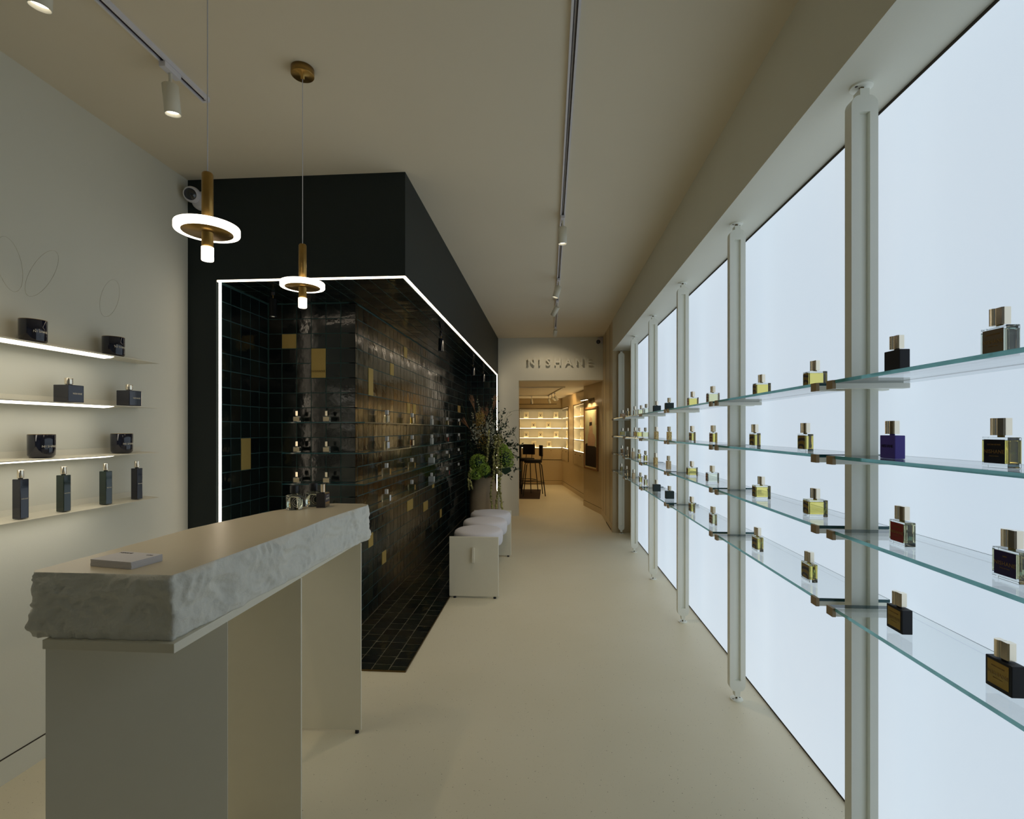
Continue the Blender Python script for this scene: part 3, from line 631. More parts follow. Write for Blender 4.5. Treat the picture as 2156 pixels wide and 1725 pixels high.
# ------------------------------------------------------------------ perfume bottles
def cap_mesh(mb, z0, z1, sc=1.0, flip=1):
    far = []
    for k in range(9): a = PI / 2 + PI * k / 8; far.append((-0.002 + 0.010 * math.cos(a) * sc, 0.0095 + 0.0085 * math.sin(a)))
    far = [(0.005, 0.018), *far[1:-1], (0.005, 0.001)]
    near = [(-0.007, -0.013), (-0.004, -0.0155), (0.009, -0.0155), (0.011, -0.013), (0.011, 0.002), (-0.007, 0.002)]
    mb.prism([(x * sc, y * sc * flip) for x, y in far], z0, z1, smooth=False); mb.prism([(x * sc, y * sc * flip) for x, y in near], z0, z1)
TEMPL = {}
def bottle(kind, body, liquid, label, capm=None, text=None, small=None, inkm=None, face='-x'):
    """kind T: narrow (27 mm) deep x, 62 mm wide y. W: 63 x 47 mm."""
    key = (kind, body, liquid and liquid.name, label and label.name, text, small, face, capm and capm.name)
    if key in TEMPL: return copy_tree(TEMPL[key]), True
    dx, dy, h = {'T': (0.027, 0.062, 0.064), 'W': (0.063, 0.047, 0.060), 'N': (0.050, 0.024, 0.040)}[kind]
    t = empty('perfume_bottle')
    if liquid is None:
        MB().box(-dx / 2, dx / 2, -dy / 2, dy / 2, 0, h).build('body', body, t, bevel=0.0018)
    else:
        MB().box(-dx / 2, dx / 2, -dy / 2, dy / 2, 0, h).build('body', M_glass, t, bevel=0.0015)
        s_ = 0.0035
        MB().box(-dx / 2 + s_, dx / 2 - s_, -dy / 2 + s_ * 1.6, dy / 2 - s_ * 1.6, 0.009, h - 0.006).build('liquid', liquid, t, bevel=0.003)
    cs = 0.62 if kind == 'N' else 1.0; ch = 0.032 if kind == 'N' else 0.036
    MB().cyl(0.006 * cs, h, h + 0.005, 14).build('collar', body if liquid is None else M_goldtile, t)
    mb = MB()
    if kind == 'N' or capm is M_silver or capm is M_black: mb.box(-0.008, 0.008, -0.0085, 0.0085, h + 0.004, h + 0.004 + ch) if kind == 'N' else mb.box(-0.011, 0.011, -0.013, 0.013, h + 0.004, h + 0.004 + ch)
    else: cap_mesh(mb, h + 0.004, h + 0.004 + ch)
    mb.build('cap', capm or M_gold, t)
    if label is not None:
        mg = 0.006 if kind != 'N' else 0.004
        if face == '-x': lb = MB().box(-dx / 2 - 0.0007, -dx / 2 - 0.0001, -dy / 2 + mg, dy / 2 - mg, 0.009, h - 0.005)
        elif face == '+x': lb = MB().box(dx / 2 + 0.0001, dx / 2 + 0.0007, -dy / 2 + mg, dy / 2 - mg, 0.009, h - 0.005)
        else: lb = MB().box(-dx / 2 + mg, dx / 2 - mg, -dy / 2 - 0.0007, -dy / 2 - 0.0001, 0.006, h - 0.005)
        lb = lb.build('label', label, t)
        if text:
            xx = -dx / 2 - 0.0009
            lettering(text, 0.0115, '-x', (xx, 0, h * 0.52), inkm or M_ink, lb, spacing=1.05)
            lettering(small or '', 0.0042, '-x', (xx, 0, h * 0.52 + 0.015), inkm or M_ink, lb)
            lettering('Extrait de Parfum', 0.0032, '-x', (xx, 0, h * 0.52 - 0.009), inkm or M_ink, lb)
    TEMPL[key] = t
    return t, False
def put(b, x, y, z, label, group, rz=0.0):
    t = b[0]; t.location = (x, y, z + 0.0003); t.rotation_euler = (0, 0, rz); tag(t, label, 'perfume bottle', group)
    return t
GR = 'perfume bottles on the glass shelves of the right wall'
near = [
    (1.452, 0, ('T', M_bblk, None, None), 'black', 'matt black perfume bottle without label, top right-wall shelf beside the nearest post'),
    (1.136, 0, ('T', M_glass, M_clear, M_ltau, None, 'NISHANE', 'AMBRA CALABRIA', M_ink), '', 'clear perfume bottle with taupe label at the right edge, top shelf'),
    (1.470, 1, ('T', M_bvio, None, None), '', 'matt violet perfume bottle, second right-wall shelf beside the nearest post'),
    (1.133, 1, ('T', M_glass, M_yel, M_lblk, None, 'NISHANE', 'SULTAN VETIVER', M_ink), '', 'yellow perfume bottle with black label near the right edge, second shelf'),
    (1.431, 2, ('T', M_glass, M_pale, M_lred, None, 'NISHANE', 'VAIN & NAIVE', M_ink), '', 'pale perfume bottle with a red label, third shelf beside the nearest post'),
    (1.108, 2, ('T', M_glass, M_pale, M_lpur, None, 'NISHANE', 'NEFS', M_ink), '', 'pale yellow perfume bottle with dark purple label at the right edge, third shelf'),
    (1.442, 3, ('T', M_bblk, None, M_lgold, None, 'NISHANE', 'SUEDE ET SAFRAN', M_ink), '', 'black bottle with gold label, lowest shelf beside the nearest post'),
    (1.124, 3, ('T', M_bblk, None, M_lgold, None, 'NISHANE', 'AFRIKA OLIFANT', M_ink), '', 'black bottle with gold label near the right edge, lowest shelf'),
]
for y, lv, k, _, lab in near: put(bottle(*k), 0.948, y, LV[lv], lab, GR)
# the violet bottle carries dark lettering straight on its side
for o in list(bpy.data.objects):
    if o.get('label', '').startswith('matt violet'):
        lettering('NISHANE', 0.0115, '-x', (-0.0139, 0, 0.034), M_inkd, o)
def T_(l, p): return ('T', M_glass, l, p)
def W_(l, p): return ('W', M_glass, l, p)
far = [  # bay, level, y, spec, look
    (1, 0, 1.925, W_(M_yel, M_pat), 'wide yellow'), (1, 0, 2.39, W_(M_yel, M_pat), 'wide yellow'),
    (1, 1, 1.925, T_(M_yel, M_pat), 'slim yellow'), (1, 1, 2.38, T_(M_yel, M_pat), 'slim yellow'),
    (1, 2, 1.88, W_(M_yel, M_pat), 'wide yellow'), (1, 2, 2.34, W_(M_yel, M_pat), 'wide yellow'),
    (1, 3, 1.897, T_(M_yel, M_pat), 'slim yellow'), (1, 3, 2.35, T_(M_yel, M_pat), 'slim yellow'),
    (2, 0, 3.01, W_(M_pale, M_patred), 'wide pale yellow'), (2, 0, 3.42, W_(M_yel, M_patred), 'wide yellow'),
    (2, 1, 2.965, T_(M_yel, M_patred), 'slim red-patterned'), (2, 1, 3.39, T_(M_yel, M_pat), 'slim yellow'),
    (2, 2, 3.02, W_(M_clear, M_patred), 'wide pale'), (2, 2, 3.44, W_(M_yel, M_pat), 'wide yellow'),
    (2, 3, 2.97, T_(M_pale, M_patred), 'slim pale'), (2, 3, 3.40, T_(M_yel, M_pat), 'slim yellow'),
    (3, 0, 4.08, ('W', M_bgrn, None, None), 'wide black-green'), (3, 0, 4.54, ('W', M_bgrn, None, None), 'wide black-green'),
    (3, 1, 4.03, ('T', M_patdot, None, None), 'slim spotted'), (3, 1, 4.50, ('T', M_patdot, None, None), 'slim spotted'),
    (3, 2, 4.05, ('T', M_patpink, None, None), 'slim pink-dotted'), (3, 2, 4.53, ('T', M_patdot, None, None), 'slim spotted'),
    (3, 3, 4.07, ('W', M_bgrn, None, None), 'wide black-green'), (3, 3, 4.55, ('W', M_bgrn, None, None), 'wide black-green'),
    (4, 0, 5.03, W_(M_clear, M_patred), 'wide clear'), (4, 0, 5.30, W_(M_pale, M_lcream), 'wide pale yellow'), (4, 0, 5.62, T_(M_clear, M_patred), 'slim clear'),
    (4, 1, 5.07, W_(M_pale, M_patred), 'wide pale yellow'), (4, 1, 5.39, W_(M_yel, M_patred), 'wide yellow'), (4, 1, 5.60, T_(M_amber, M_patred), 'slim amber'),
    (4, 2, 5.00, T_(M_yel, M_patred), 'slim yellow'), (4, 2, 5.34, T_(M_yel, M_pat), 'slim patterned yellow'), (4, 2, 5.72, ('T', M_patpink, None, None), 'slim cream'),
    (4, 3, 4.99, T_(M_pale, M_patred), 'slim pale'), (4, 3, 5.27, T_(M_yel, M_pat), 'slim yellow'), (4, 3, 5.69, ('T', M_patpink, None, None), 'slim cream'),
    (5, 0, 6.14, T_(M_clear, M_patred), 'slim clear'), (5, 0, 6.61, W_(M_amber, M_patred), 'wide amber'),
    (5, 1, 6.20, W_(M_clear, M_patred), 'wide clear'), (5, 1, 6.62, W_(M_yel, M_patred), 'wide yellow'),
    (5, 2, 6.17, T_(M_clear, M_patred), 'slim clear'), (5, 2, 6.58, T_(M_amber, M_patred), 'slim amber'),
    (5, 3, 6.22, T_(M_clear, M_patred), 'slim clear'), (5, 3, 6.64, T_(M_yel, M_pat), 'slim yellow'),
]
for i, (bay, lv, y, spec, look) in enumerate(far):
    mates = sorted(q[2] for q in far if q[0] == bay and q[1] == lv); idx = mates.index(y)
    pos = ('nearer', 'farther')[idx] if len(mates) == 2 else ('nearest', 'middle', 'farthest')[idx]
    lab = '%s perfume bottle, %s glass shelf, %s one between %s and %s posts' % (look, shn[lv], pos, ordn[bay - 1], ordn[bay])
    x = 0.972 if spec[0] == 'W' and lv == 0 and bay == 1 else (0.938 if spec[0] == 'T' else 0.950)
    put(bottle(*spec), x, y, LV[lv], lab, GR)

# niche glass shelves and bottles
NL = [1.473, 1.262, 1.05, 0.84]
for j, z in enumerate(NL):
    poly = [(-1.83, 3.335), (-1.245, 3.335), (-1.245, 7.32), (XW + 0.003, 7.32), (XW + 0.003, YW - 0.003), (-1.83, YW - 0.003)]
    mb = MB(); A0 = [(p[0], p[1], z - 0.008) for p in poly]; A1 = [(p[0], p[1], z) for p in poly]; n = len(poly)
    mb.add(A0 + A1, [tuple(range(n - 1, -1, -1)), tuple(range(n, 2 * n))], 0); mb.add(A0 + A1, [(i, (i + 1) % n, n + (i + 1) % n, n + i) for i in range(n)], 1)
    tag(mb.build('glass_shelf', [M_sheet, M_edgedark]), '%s glass shelf wrapping the tiled corner inside the dark niche' % shn[j], 'shelf', 'glass shelves in the tiled niche')
GN = 'perfume bottles in the tiled niche'
ny = [3.97, 4.72, 5.53, 6.38, 7.22]
nspec = [
    [('T', M_glass, M_clear, M_lcream, M_silver, None, None, None, '+x'), ('T', M_glass, M_yel, M_lcream, M_silver, None, None, None, '+x'), ('T', M_bwht, None, None, M_silver), ('T', M_glass, M_yel, M_lcream, M_silver, None, None, None, '+x'), ('T', M_glass, M_amber, M_lcream, M_silver, None, None, None, '+x')],
    [('T', M_glass, M_clear, M_lwht, M_silver, None, None, None, '+x'), ('T', M_glass, M_amber, M_lcream, M_silver, None, None, None, '+x'), ('T', M_bwht, None, None, M_silver), ('T', M_glass, M_amber, M_lred, M_silver, None, None, None, '+x'), ('T', M_glass, M_clear, M_lblk, M_silver, None, None, None, '+x')],
    [('W', M_glass, M_clear, M_lgold, M_silver, None, None, None, '+x'), ('W', M_glass, M_pale, M_lgold, M_silver, None, None, None, '+x'), ('W', M_bwht, None, None, M_silver), ('W', M_glass, M_clear, M_lcream, M_silver, None, None, None, '+x'), ('W', M_glass, M_clear, M_lblk, M_silver, None, None, None, '+x')],
    [('W', M_glass, M_clear, M_lwht, M_silver, None, None, None, '+x'), ('W', M_glass, M_pale, M_lgold, M_silver, None, None, None, '+x'), ('W', M_bwht, None, None, M_silver), ('W', M_glass, M_clear, M_lred, M_silver, None, None, None, '+x'), ('W', M_glass, M_clear, M_lblk, M_silver, None, None, None, '+x')],
]
nm5 = ['first', 'second', 'third', 'fourth', 'fifth']
for lv in range(4):
    for i, y in enumerate(ny):
        sp = nspec[lv][i]; look = 'pale grey' if sp[1] is M_bwht else {M_clear: 'clear', M_yel: 'yellow', M_amber: 'amber', M_pale: 'pale yellow'}[sp[2]]
        put(bottle(*sp), -1.300 if sp[0] == 'T' else -1.303, y, NL[lv], '%s silver-capped bottle, %s from the tiled corner on the %s niche shelf' % (look, nm5[i], shn[lv]), GN)
for lv in range(3):
    for i, x in enumerate((-1.745, -1.533)):
        put(bottle('N', M_glass, M_clear, M_lcream, None, None, None, None, '-y'), x, 3.385, NL[lv], 'small cream-labelled bottle, %s one facing the camera on the %s niche shelf' % (('left', 'right')[i], shn[lv]), 'small cream-labelled bottles facing the counter')
put(bottle('N', M_glass, M_clear, M_lcream, None, None, None, None, '-y'), -1.533, 3.385, NL[3], 'small bottle whose gold cap just shows above the far counter end', GN)

# ------------------------------------------------------------------ left wall shelves
LS = [1.768, 1.535, 1.301, 1.067]; XFs = -2.03
for j, z in enumerate(LS):
    t = empty('wall_shelf', (XL, 0, z)); tag(t, '%s beige folded metal shelf on the left wall%s' % (shn[j], ', without a visible light strip' if j == 3 else ' with a glowing strip below'), 'shelf', 'folded metal shelves on the left wall')
    D = XFs - XL; y0 = 1.15
    mb = MB()
    # folded sheet: up-stand on the wall, sloping fold, flat tray
    prof = [(0.001, 0.030), (0.003, 0.030), (0.012, 0.004), (D, 0.0), (D, -0.003), (0.010, 0.000), (0.001, 0.026)]
    ends = [2.555, 2.555, 2.53, 2.497, 2.497, 2.53, 2.555]
    n = len(prof); v = [(p[0], y0, p[1]) for p in prof] + [(p[0], e, p[1]) for p, e in zip(prof, ends)]
    mb.add(v, [(i, n + i, n + (i + 1) % n, (i + 1) % n) for i in range(n)] + [tuple(range(n)), tuple(range(2 * n - 1, n - 1, -1))])
    mb.build('tray', M_lac, t, recalc=True)
    hp = [(D - 0.006, -0.0035), (D - 0.070, -0.0125), (D - 0.082, -0.012), (D - 0.095, -0.0025)]
    n = 4; v = [(p[0], y0, p[1]) for p in hp] + [(p[0], 2.27 - (0 if k in (1, 2) else -0.03), p[1]) for k, p in enumerate(hp)]
    MB().add(v, [(i, n + i, n + (i + 1) % n, (i + 1) % n) for i in range(n)] + [tuple(range(n)), tuple(range(2 * n - 1, n - 1, -1))]).build('light_housing', M_lac, t, recalc=True)
    a = Vector((D - 0.006, 0, -0.0035)); b = Vector((D - 0.070, 0, -0.0125)); nrm = Vector((b.z - a.z, 0, -(b.x - a.x))).normalized()
    if nrm.z > 0: nrm = -nrm
    q0, q1 = a + (b - a) * 0.10 + nrm * 0.0006, a + (b - a) * 0.92 + nrm * 0.0006
    MB().add([(q0.x, y0, q0.z), (q0.x, 2.232, q0.z), ((q0.x + q1.x) / 2, 2.242, (q0.z + q1.z) / 2), (q1.x, 2.232, q1.z), (q1.x, y0, q1.z)], [(0, 1, 2, 3, 4)]).build('light_strip', M_shelfled, t)
GL = 'dark products on the left wall shelves'
def candle(y, lv, label):
    t = empty('candle_jar', (-2.105, y, LS[lv] + 0.0045)); tag(t, label, 'candle', 'dark glass candles on the left wall shelves')
    MB().lathe([(0.037, 0), (0.040, 0.002), (0.0445, 0.01), (0.0455, 0.093), (0.0445, 0.0945), (0.042, 0.093), (0.041, 0.012), (0, 0.011)], 36).build('jar', M_navy, t)
    MB().lathe([(0.0444, 0.0945), (0.0450, 0.0955), (0.0434, 0.0955), (0.0444, 0.0945)], 36).build('rim', M_lgold, t)
    MB().lathe([(0, 0.07), (0.0405, 0.07), (0.0405, 0.066), (0, 0.066)], 24).build('wax', M_lcream, t)
    # lettering wraps the front
    s_ = 'NISHANE'
    for i, ch in enumerate(s_):
        a = (i - 3) * 0.17 - 0.12; me_o = lettering(ch, 0.013, '+x', (0, 0, 0), M_inkw, t)
        me_o.matrix_local = Matrix.Rotation(a, 4, 'Z') @ Matrix.Translation((0.0462, 0, 0.045)) @ FACE['+x'].to_4x4()
candle(1.914, 0, 'dark candle jar on the top left shelf, nearer of the two'); candle(2.296, 0, 'dark candle jar on the top left shelf, farther of the two')
candle(1.949, 2, 'dark candle jar on the third left shelf, nearer of the two'); candle(2.344, 2, 'dark candle jar on the third left shelf, farther of the two')
def lbottle(y, lv, kind, label, m):
    dx, dy, h, cr, ch = (0.070, 0.073, 0.075, 0.015, 0.027) if kind == 'sq' else (0.035, 0.033, 0.155, 0.0105, 0.032)
    t = empty('square_diffuser_bottle' if kind == 'sq' else 'tall_spray_bottle', (-2.055 - dx / 2, y + dy / 2, LS[lv] + 0.004)); tag(t, label, 'bottle', GL)
    MB().box(-dx / 2, dx / 2, -dy / 2, dy / 2, 0, h).build('body', m, t, bevel=0.0025)
    MB().cyl(cr * 0.7, h, h + 0.004, 16).build('collar', M_black, t)
    MB().cyl(cr, h + 0.004, h + 0.004 + ch, 20).build('cap', M_gold, t, bevel=0.001)
    lettering('NISHANE', 0.0105 if kind == 'sq' else 0.0062, '+x', (dx / 2 + 0.0004, 0.006 if kind == 'sq' else 0, h * 0.5), M_inkw, t)
lbottle(1.63, 1, 'sq', 'dark square bottle cut by the left edge of the view, second left shelf', M_navy)
lbottle(2.017, 1, 'sq', 'dark square gold-capped bottle in the middle of the second left shelf', M_navy)
lbottle(2.334, 1, 'sq', 'dark square gold-capped bottle at the far end of the second left shelf', M_navy)
for i, (y, m) in enumerate(((1.820, M_navy), (1.996, M_navygreen), (2.202, M_navygreen), (2.381, M_navy))):
    lbottle(y, 3, 'tall', 'tall dark gold-capped bottle, %s from the left on the lowest left shelf' % nm5[i], m)

# ------------------------------------------------------------------ counter
ct = empty('counter', (-1.06, 1.75, 0)); tag(ct, 'long high counter with a rough stone top on thin beige panels', 'counter')
def rel(p): return (p[0] + 1.06, p[1] - 1.75)
from mathutils import noise as mn
outline = [(-0.905, 1.150), (-1.262, 1.150), (-1.275, 1.165), (-1.268, 1.45), (-1.266, 1.70), (-1.208, 2.005), (-1.190, 2.09), (-1.150, 2.17), (-1.085, 2.24), (-1.045, 2.315), (-1.015, 2.33),
           (-0.875, 2.325), (-0.845, 2.305), (-0.838, 2.27), (-0.858, 2.12), (-0.872, 1.95), (-0.873, 1.62), (-0.886, 1.38), (-0.898, 1.20)]
dense = []
for i in range(len(outline)):
    a, b = Vector(outline[i]), Vector(outline[(i + 1) % len(outline)]); L = (b - a).length; n = max(1, int(L / 0.0065))
    for k in range(n): dense.append(a + (b - a) * k / n)
n = len(dense); ctr = Vector((-1.07, 1.74)); NR = 34; rowsz = [1.07 - 0.158 * k / NR for k in range(NR + 1)]
nrms = []
for i in range(n):
    d = dense[(i + 2) % n] - dense[i - 2]; nn = Vector((-d.y, d.x)).normalized()
    if nn.dot(dense[i] - ctr) < 0: nn = -nn
    nrms.append(nn)
v = []; f = []
for r, z in enumerate(rowsz):
    for i, p in enumerate(dense):
        q = Vector((p.x, p.y, z))
        w_ = mn.noise_vector(q * 6) * 0.06; qq = q + w_; e = qq.x * 24 + qq.y * 13
        o1 = mn.noise(q * 8 + Vector((3, 1, 2))) * 0.013 - abs(mn.noise(Vector((e + qq.z * 9, qq.z * 17 - e * 0.4, 3)))) * 0.015 \
            - abs(mn.noise(Vector((e * 2.6 - qq.z * 26, qq.z * 40 + 7, e * 1.2)))) * 0.007 - abs(mn.noise(Vector((qq.x * 90, qq.y * 90, qq.z * 45)))) * 0.002 + mn.noise(q * 150) * 0.001
        prof = 0.006 * math.sin((r / NR) * PI) + 0.004 * math.sin(r / NR * PI * 2.7)
        amp = min(1, r / 2.5) if r < 3 else 1
        if r >= NR - 3: amp *= 0.8
        off = (o1 + 0.006 + prof) * amp + (0.0025 * mn.noise(q * 25) if r == 0 else 0)
        P = p + nrms[i] * off
        v.append((P.x + 1.06, P.y - 1.75, z if r else 1.07))
for r in range(len(rowsz) - 1):
    for i in range(n): f.append((r * n + i, r * n + (i + 1) % n, (r + 1) * n + (i + 1) % n, (r + 1) * n + i))
slab = MB(); slab.add(v, f, 0, True); slab.add(v[:n], [tuple(range(n))], 1); slab.add(v[-n:], [tuple(range(n))], 0)
M_stone = mat('rough_plaster_stone', srgb(222, 220, 210), 0.75, noise=0.12, nscale=14, bump=0.4, bscale=55)
M_top = mat('honed_beige_top', srgb(212, 200, 174), 0.33, noise=0.02, nscale=60)
sl = slab.build('stone_top', [M_stone, M_top], ct, recalc=True)
MB().box(-1.222 + 1.06, -0.886 + 1.06, 1.133 - 1.75, 2.30 - 1.75, 0.889, 0.912).build('base_plate', M_lac, ct, bevel=0.0015)
def leg_panel(P, Q, label=None):
    P, Q = Vector(rel(P)), Vector(rel(Q)); d = Q - P; a = math.atan2(d.y, d.x); T = Matrix.Translation((P.x, P.y, 0)) @ Matrix.Rotation(a, 4, 'Z')
    o = MB().box(0, d.length, 0, 0.008, 0.014, 0.889, T=T).build('leg_panel', M_lac, ct, bevel=0.001)
    for x in (0.02, d.length - 0.02): MB().cyl(0.009, 0.0, 0.014, 12, T=T @ Matrix.Translation((x, 0.004, 0))).build('foot', M_rubber, o)
leg_panel((-1.218, 1.137), (-0.887, 1.335)); leg_panel((-1.215, 1.735), (-0.883, 1.740)); leg_panel((-1.215, 2.296), (-0.877, 2.300))
# things on the counter
def round_bottle(x, y, label, rz=0):
    t = empty('round_glass_bottle', (x, y, 1.0702), rz); tag(t, label, 'perfume bottle', 'round clear bottles on the counter')
    r = 0.034
    MB().lathe([(0, 0), (r - 0.002, 0), (r, 0.003), (r, 0.060), (r - 0.003, 0.064), (0.012, 0.066), (0.011, 0.072), (0, 0.072)], 40).build('body', M_glass, t)
    MB().lathe([(0, 0.010), (r - 0.006, 0.010), (r - 0.0045, 0.014), (r - 0.0045, 0.055), (0.009, 0.060), (0, 0.060)], 32).build('liquid', M_clear, t)
    MB().lathe([(0.0175, 0.071), (0.018, 0.073), (0.018, 0.103), (0.017, 0.105)], 28).build('cap', M_black, t)
    for k, rr in enumerate((0.010, 0.014, 0.018, 0.0215, 0.0245)):
        pts = []
        for q in range(36):
            a = 2 * PI * q / 36; th = -0.75 + rr * math.cos(a) / r; z = 0.034 + rr * math.sin(a); pts.append(((r + 0.0003) * math.cos(th), (r + 0.0003) * math.sin(th), z))
        MB().tube(pts, 0.0007, 4, closed=True).build('etched_ring', M_inkw if k % 2 else M_inkd, t)
round_bottle(-1.118, 2.145, 'round clear glass bottle with black cap, front left on the counter')
round_bottle(-1.075, 2.235, 'round clear glass bottle with black cap, partly behind the front one')
nb = empty('perfume_bottle', (-1.022, 2.218, 1.0702), 0.12); tag(nb, 'black perfume bottle with gold cap and dark label on the counter end', 'perfume bottle')
MB().box(-0.020, 0.020, -0.032, 0.032, 0, 0.064).build('body', M_navy, nb, bevel=0.0015)
MB().cyl(0.007, 0.064, 0.069, 12).build('collar', M_black, nb)
mb = MB(); cap_mesh(mb, 0.068, 0.103, 0.9); mb.build('cap', M_gold, nb)
lb = MB().box(0.0201, 0.0207, -0.026, 0.026, 0.024, 0.058).build('label', mat('slate_label', (0.035, 0.04, 0.07, 1), 0.4, noise=0.1), nb)
lettering('NISHANE', 0.011, '+x', (0.0209, 0, 0.038), M_inkw, lb); lettering('UNUTAMAM', 0.005, '+x', (0.0209, 0, 0.051), M_inkw, lb)
bk = empty('booklet', (-1.100, 1.242, 1.0702), -0.16); tag(bk, 'small stack of white cards lying at the near end of the counter', 'booklet')
mb = MB()
for k in range(6): mb.box(-0.066, 0.066, -0.043, 0.043, 0.0030 * k, 0.0030 * k + 0.0027, T=Matrix.Rotation(random.uniform(-0.012, 0.012), 4, 'Z') @ Matrix.Translation((random.uniform(-.0008, .0008), 0, 0)))
mb.build('cards', M_paper, bk)
lettering('NISHANE', 0.010, '+z', (-0.04, 0.03, 0.0180), M_inkd, bk).rotation_euler = (0, 0, 0.0)
lettering('parfums', 0.006, '+z', (0.045, 0.025, 0.0180), M_inkd, bk)

# ------------------------------------------------------------------ bench with three round cushions
bn = empty('bench', (-0.635, 4.92, 0)); tag(bn, 'low beige bench with end panels and three round white cushions', 'bench')
for yy, nm in ((-0.70, 'near'), (0.70, 'far')):
    e_ = MB().box(-0.207, 0.213, yy - 0.008, yy + 0.008, 0.014, 0.517).build('end_panel', M_lac, bn, bevel=0.006)
    for x in (-0.16, 0.18): MB().cyl(0.012, 0, 0.014, 12, T=Matrix.Translation((x, yy, 0))).build('foot', M_rubber, e_)
    if nm == 'near': MB().box(-0.012, 0.012, yy - 0.034, yy - 0.008, 0.30, 0.43).build('handle', M_lac, bn, bevel=0.006)
MB().box(-0.15, 0.15, -0.692, 0.692, 0.375, 0.40).build('seat_board', M_lac, bn)
MB().box(-0.10, -0.085, -0.692, 0.692, 0.31, 0.375).box(0.085, 0.10, -0.692, 0.692, 0.31, 0.375).build('rail', M_lac, bn)
for k, yy in enumerate((-0.466, 0.0, 0.466)):
    MB().lathe([(0.19, 0.401), (0.205, 0.41), (0.214, 0.432), (0.217, 0.47), (0.216, 0.505), (0.208, 0.525), (0.19, 0.537), (0.12, 0.545), (0, 0.548)], 48, T=Matrix.Translation((0.01, yy, 0))).build('cushion', M_cush, bn)

# ------------------------------------------------------------------ pendants
def pendant(y, label):
    x, zr = -1.028, 2.025
    t = empty('pendant_lamp', (x, y, 0)); tag(t, label, 'pendant lamp', 'brass ring pendants over the counter')
    c = MB().lathe([(0, CZ - 0.0005), (0.046, CZ - 0.0005), (0.046, CZ - 0.028), (0.044, CZ - 0.030), (0.008, CZ - 0.031), (0.008, CZ - 0.044), (0, CZ - 0.044)][::-1], 36).build('ceiling_rose', M_brass, t)
    MB().cyl(0.0017, 2.195, CZ - 0.043, 6).build('cable', M_white, t)
    MB().lathe([(0, 1.970), (0.0158, 1.970), (0.0158, 2.190), (0.013, 2.195), (0, 2.195)], 28).build('stem', M_brass, t)
    MB().lathe([(0, zr - 0.0105), (0.0694, zr - 0.0105), (0.0694, zr + 0.004), (0, zr + 0.004)], 48).build('disc', M_brass, t)
    MB().lathe([(0.0695, zr - 0.010), (0.087, zr - 0.010), (0.088, zr - 0.008), (0.088, zr + 0.008), (0.087, zr + 0.010), (0.0695, zr + 0.010), (0.0695, zr - 0.010)], 56).build('light_ring', M_ring, t)
    MB().lathe([(0, 1.930), (0.0155, 1.930), (0.0168, 1.932), (0.0168, 1.970), (0, 1.970)], 28).build('light_tip', M_ring, t)
pendant(1.451, 'near brass pendant lamp with a glowing ring, its cable leaving the top of view')
pendant(2.04, 'far brass pendant lamp with a glowing ring and visible ceiling rose')

# ------------------------------------------------------------------ tracks and spots
def track(x, y0, y1, label):
    t = empty('lighting_track', (x, 0, 0)); tag(t, label, 'lighting track', 'white ceiling tracks')
    MB().box(-0.017, -0.008, y0, y1, CZ - 0.020, CZ).box(0.008, 0.017, y0, y1, CZ - 0.020, CZ).box(-0.008, 0.008, y0, y1, CZ - 0.006, CZ).box(-0.017, 0.017, y1, y1 + 0.012, CZ - 0.020, CZ).build('rail', M_white, t)
    MB().box(-0.0075, -0.0035, y0, y1, CZ - 0.013, CZ - 0.0062).box(0.0035, 0.0075, y0, y1, CZ - 0.013, CZ - 0.0062).build('conductor', M_slot, t)
    return t
track(-1.557, -1.8, 2.178, 'short white ceiling track above the left wall'); track(0.095, -1.8, 7.55, 'long white ceiling track running down the middle of the shop')
def spotlight(x, y, d, label, power=6.0, z=None, size=55, L=0.115, r=0.030, m=None, group='cylindrical track spotlights', drop=0.075, energy_col=(1, 0.82, 0.58), lit=True):
    z = CZ - 0.020 if z is None else z; m = m or M_lac
    t = empty('track_spotlight', (x, y, z)); tag(t, label, 'spotlight', group)
    MB().box(-0.014, 0.014, -0.045, 0.045, -0.022, 0).build('adapter', M_white if m is M_lac else m, t, bevel=0.002)
    dv = Vector(d).normalized(); j = Vector((0, 0, -drop))
    MB().tube([(0, 0, -0.022), (0, 0, -drop)], 0.0065, 10).build('stem', m, t)
    T = aimT(j - dv * 0.006, dv)
    hd = MB().lathe([(0, 0), (r - 0.002, 0), (r, 0.002), (r, L), (r - 0.002, L), (r - 0.003, L - 0.02), (0, L - 0.02)], 32, T=T).build('lamp_head', m, t)
    if lit:
        MB().lathe([(0, L - 0.014), (r - 0.0035, L - 0.014), (r - 0.0035, L - 0.018), (0, L - 0.018)], 28, T=T).build('lens', M_spotlamp, hd)
    p = Vector((x, y, z)) + j + dv * (L + 0.002)
    spot('spot_beam', p, d, power, energy_col, size)
    return t
spotlight(-1.557, 1.44, (-0.15, 0.1, -1), 'cylindrical spotlight cut by the top left corner of the view', 9, size=80)
spotlight(-1.557, 1.97, (0.02, 0.12, -1), 'cylindrical spotlight near the end of the left ceiling track', 7, size=80)
spotlight(0.095, 3.56, (0.0, 0.05, -1), 'first cylindrical spotlight on the long middle track', 22, size=95)
spotlight(0.095, 5.02, (-0.32, 0.0, -1), 'second spotlight on the long track, tilted to the left', 16, size=95)
spotlight(0.095, 5.85, (-0.5, 0.55, -0.8), 'third spotlight on the long track, tilted away with no light visible', 12, size=80)
spotlight(0.095, 7.36, (-0.15, 0.55, -0.85), 'last spotlight on the long track, aimed at the raised letters', 12, size=125, L=0.10, drop=0.045)
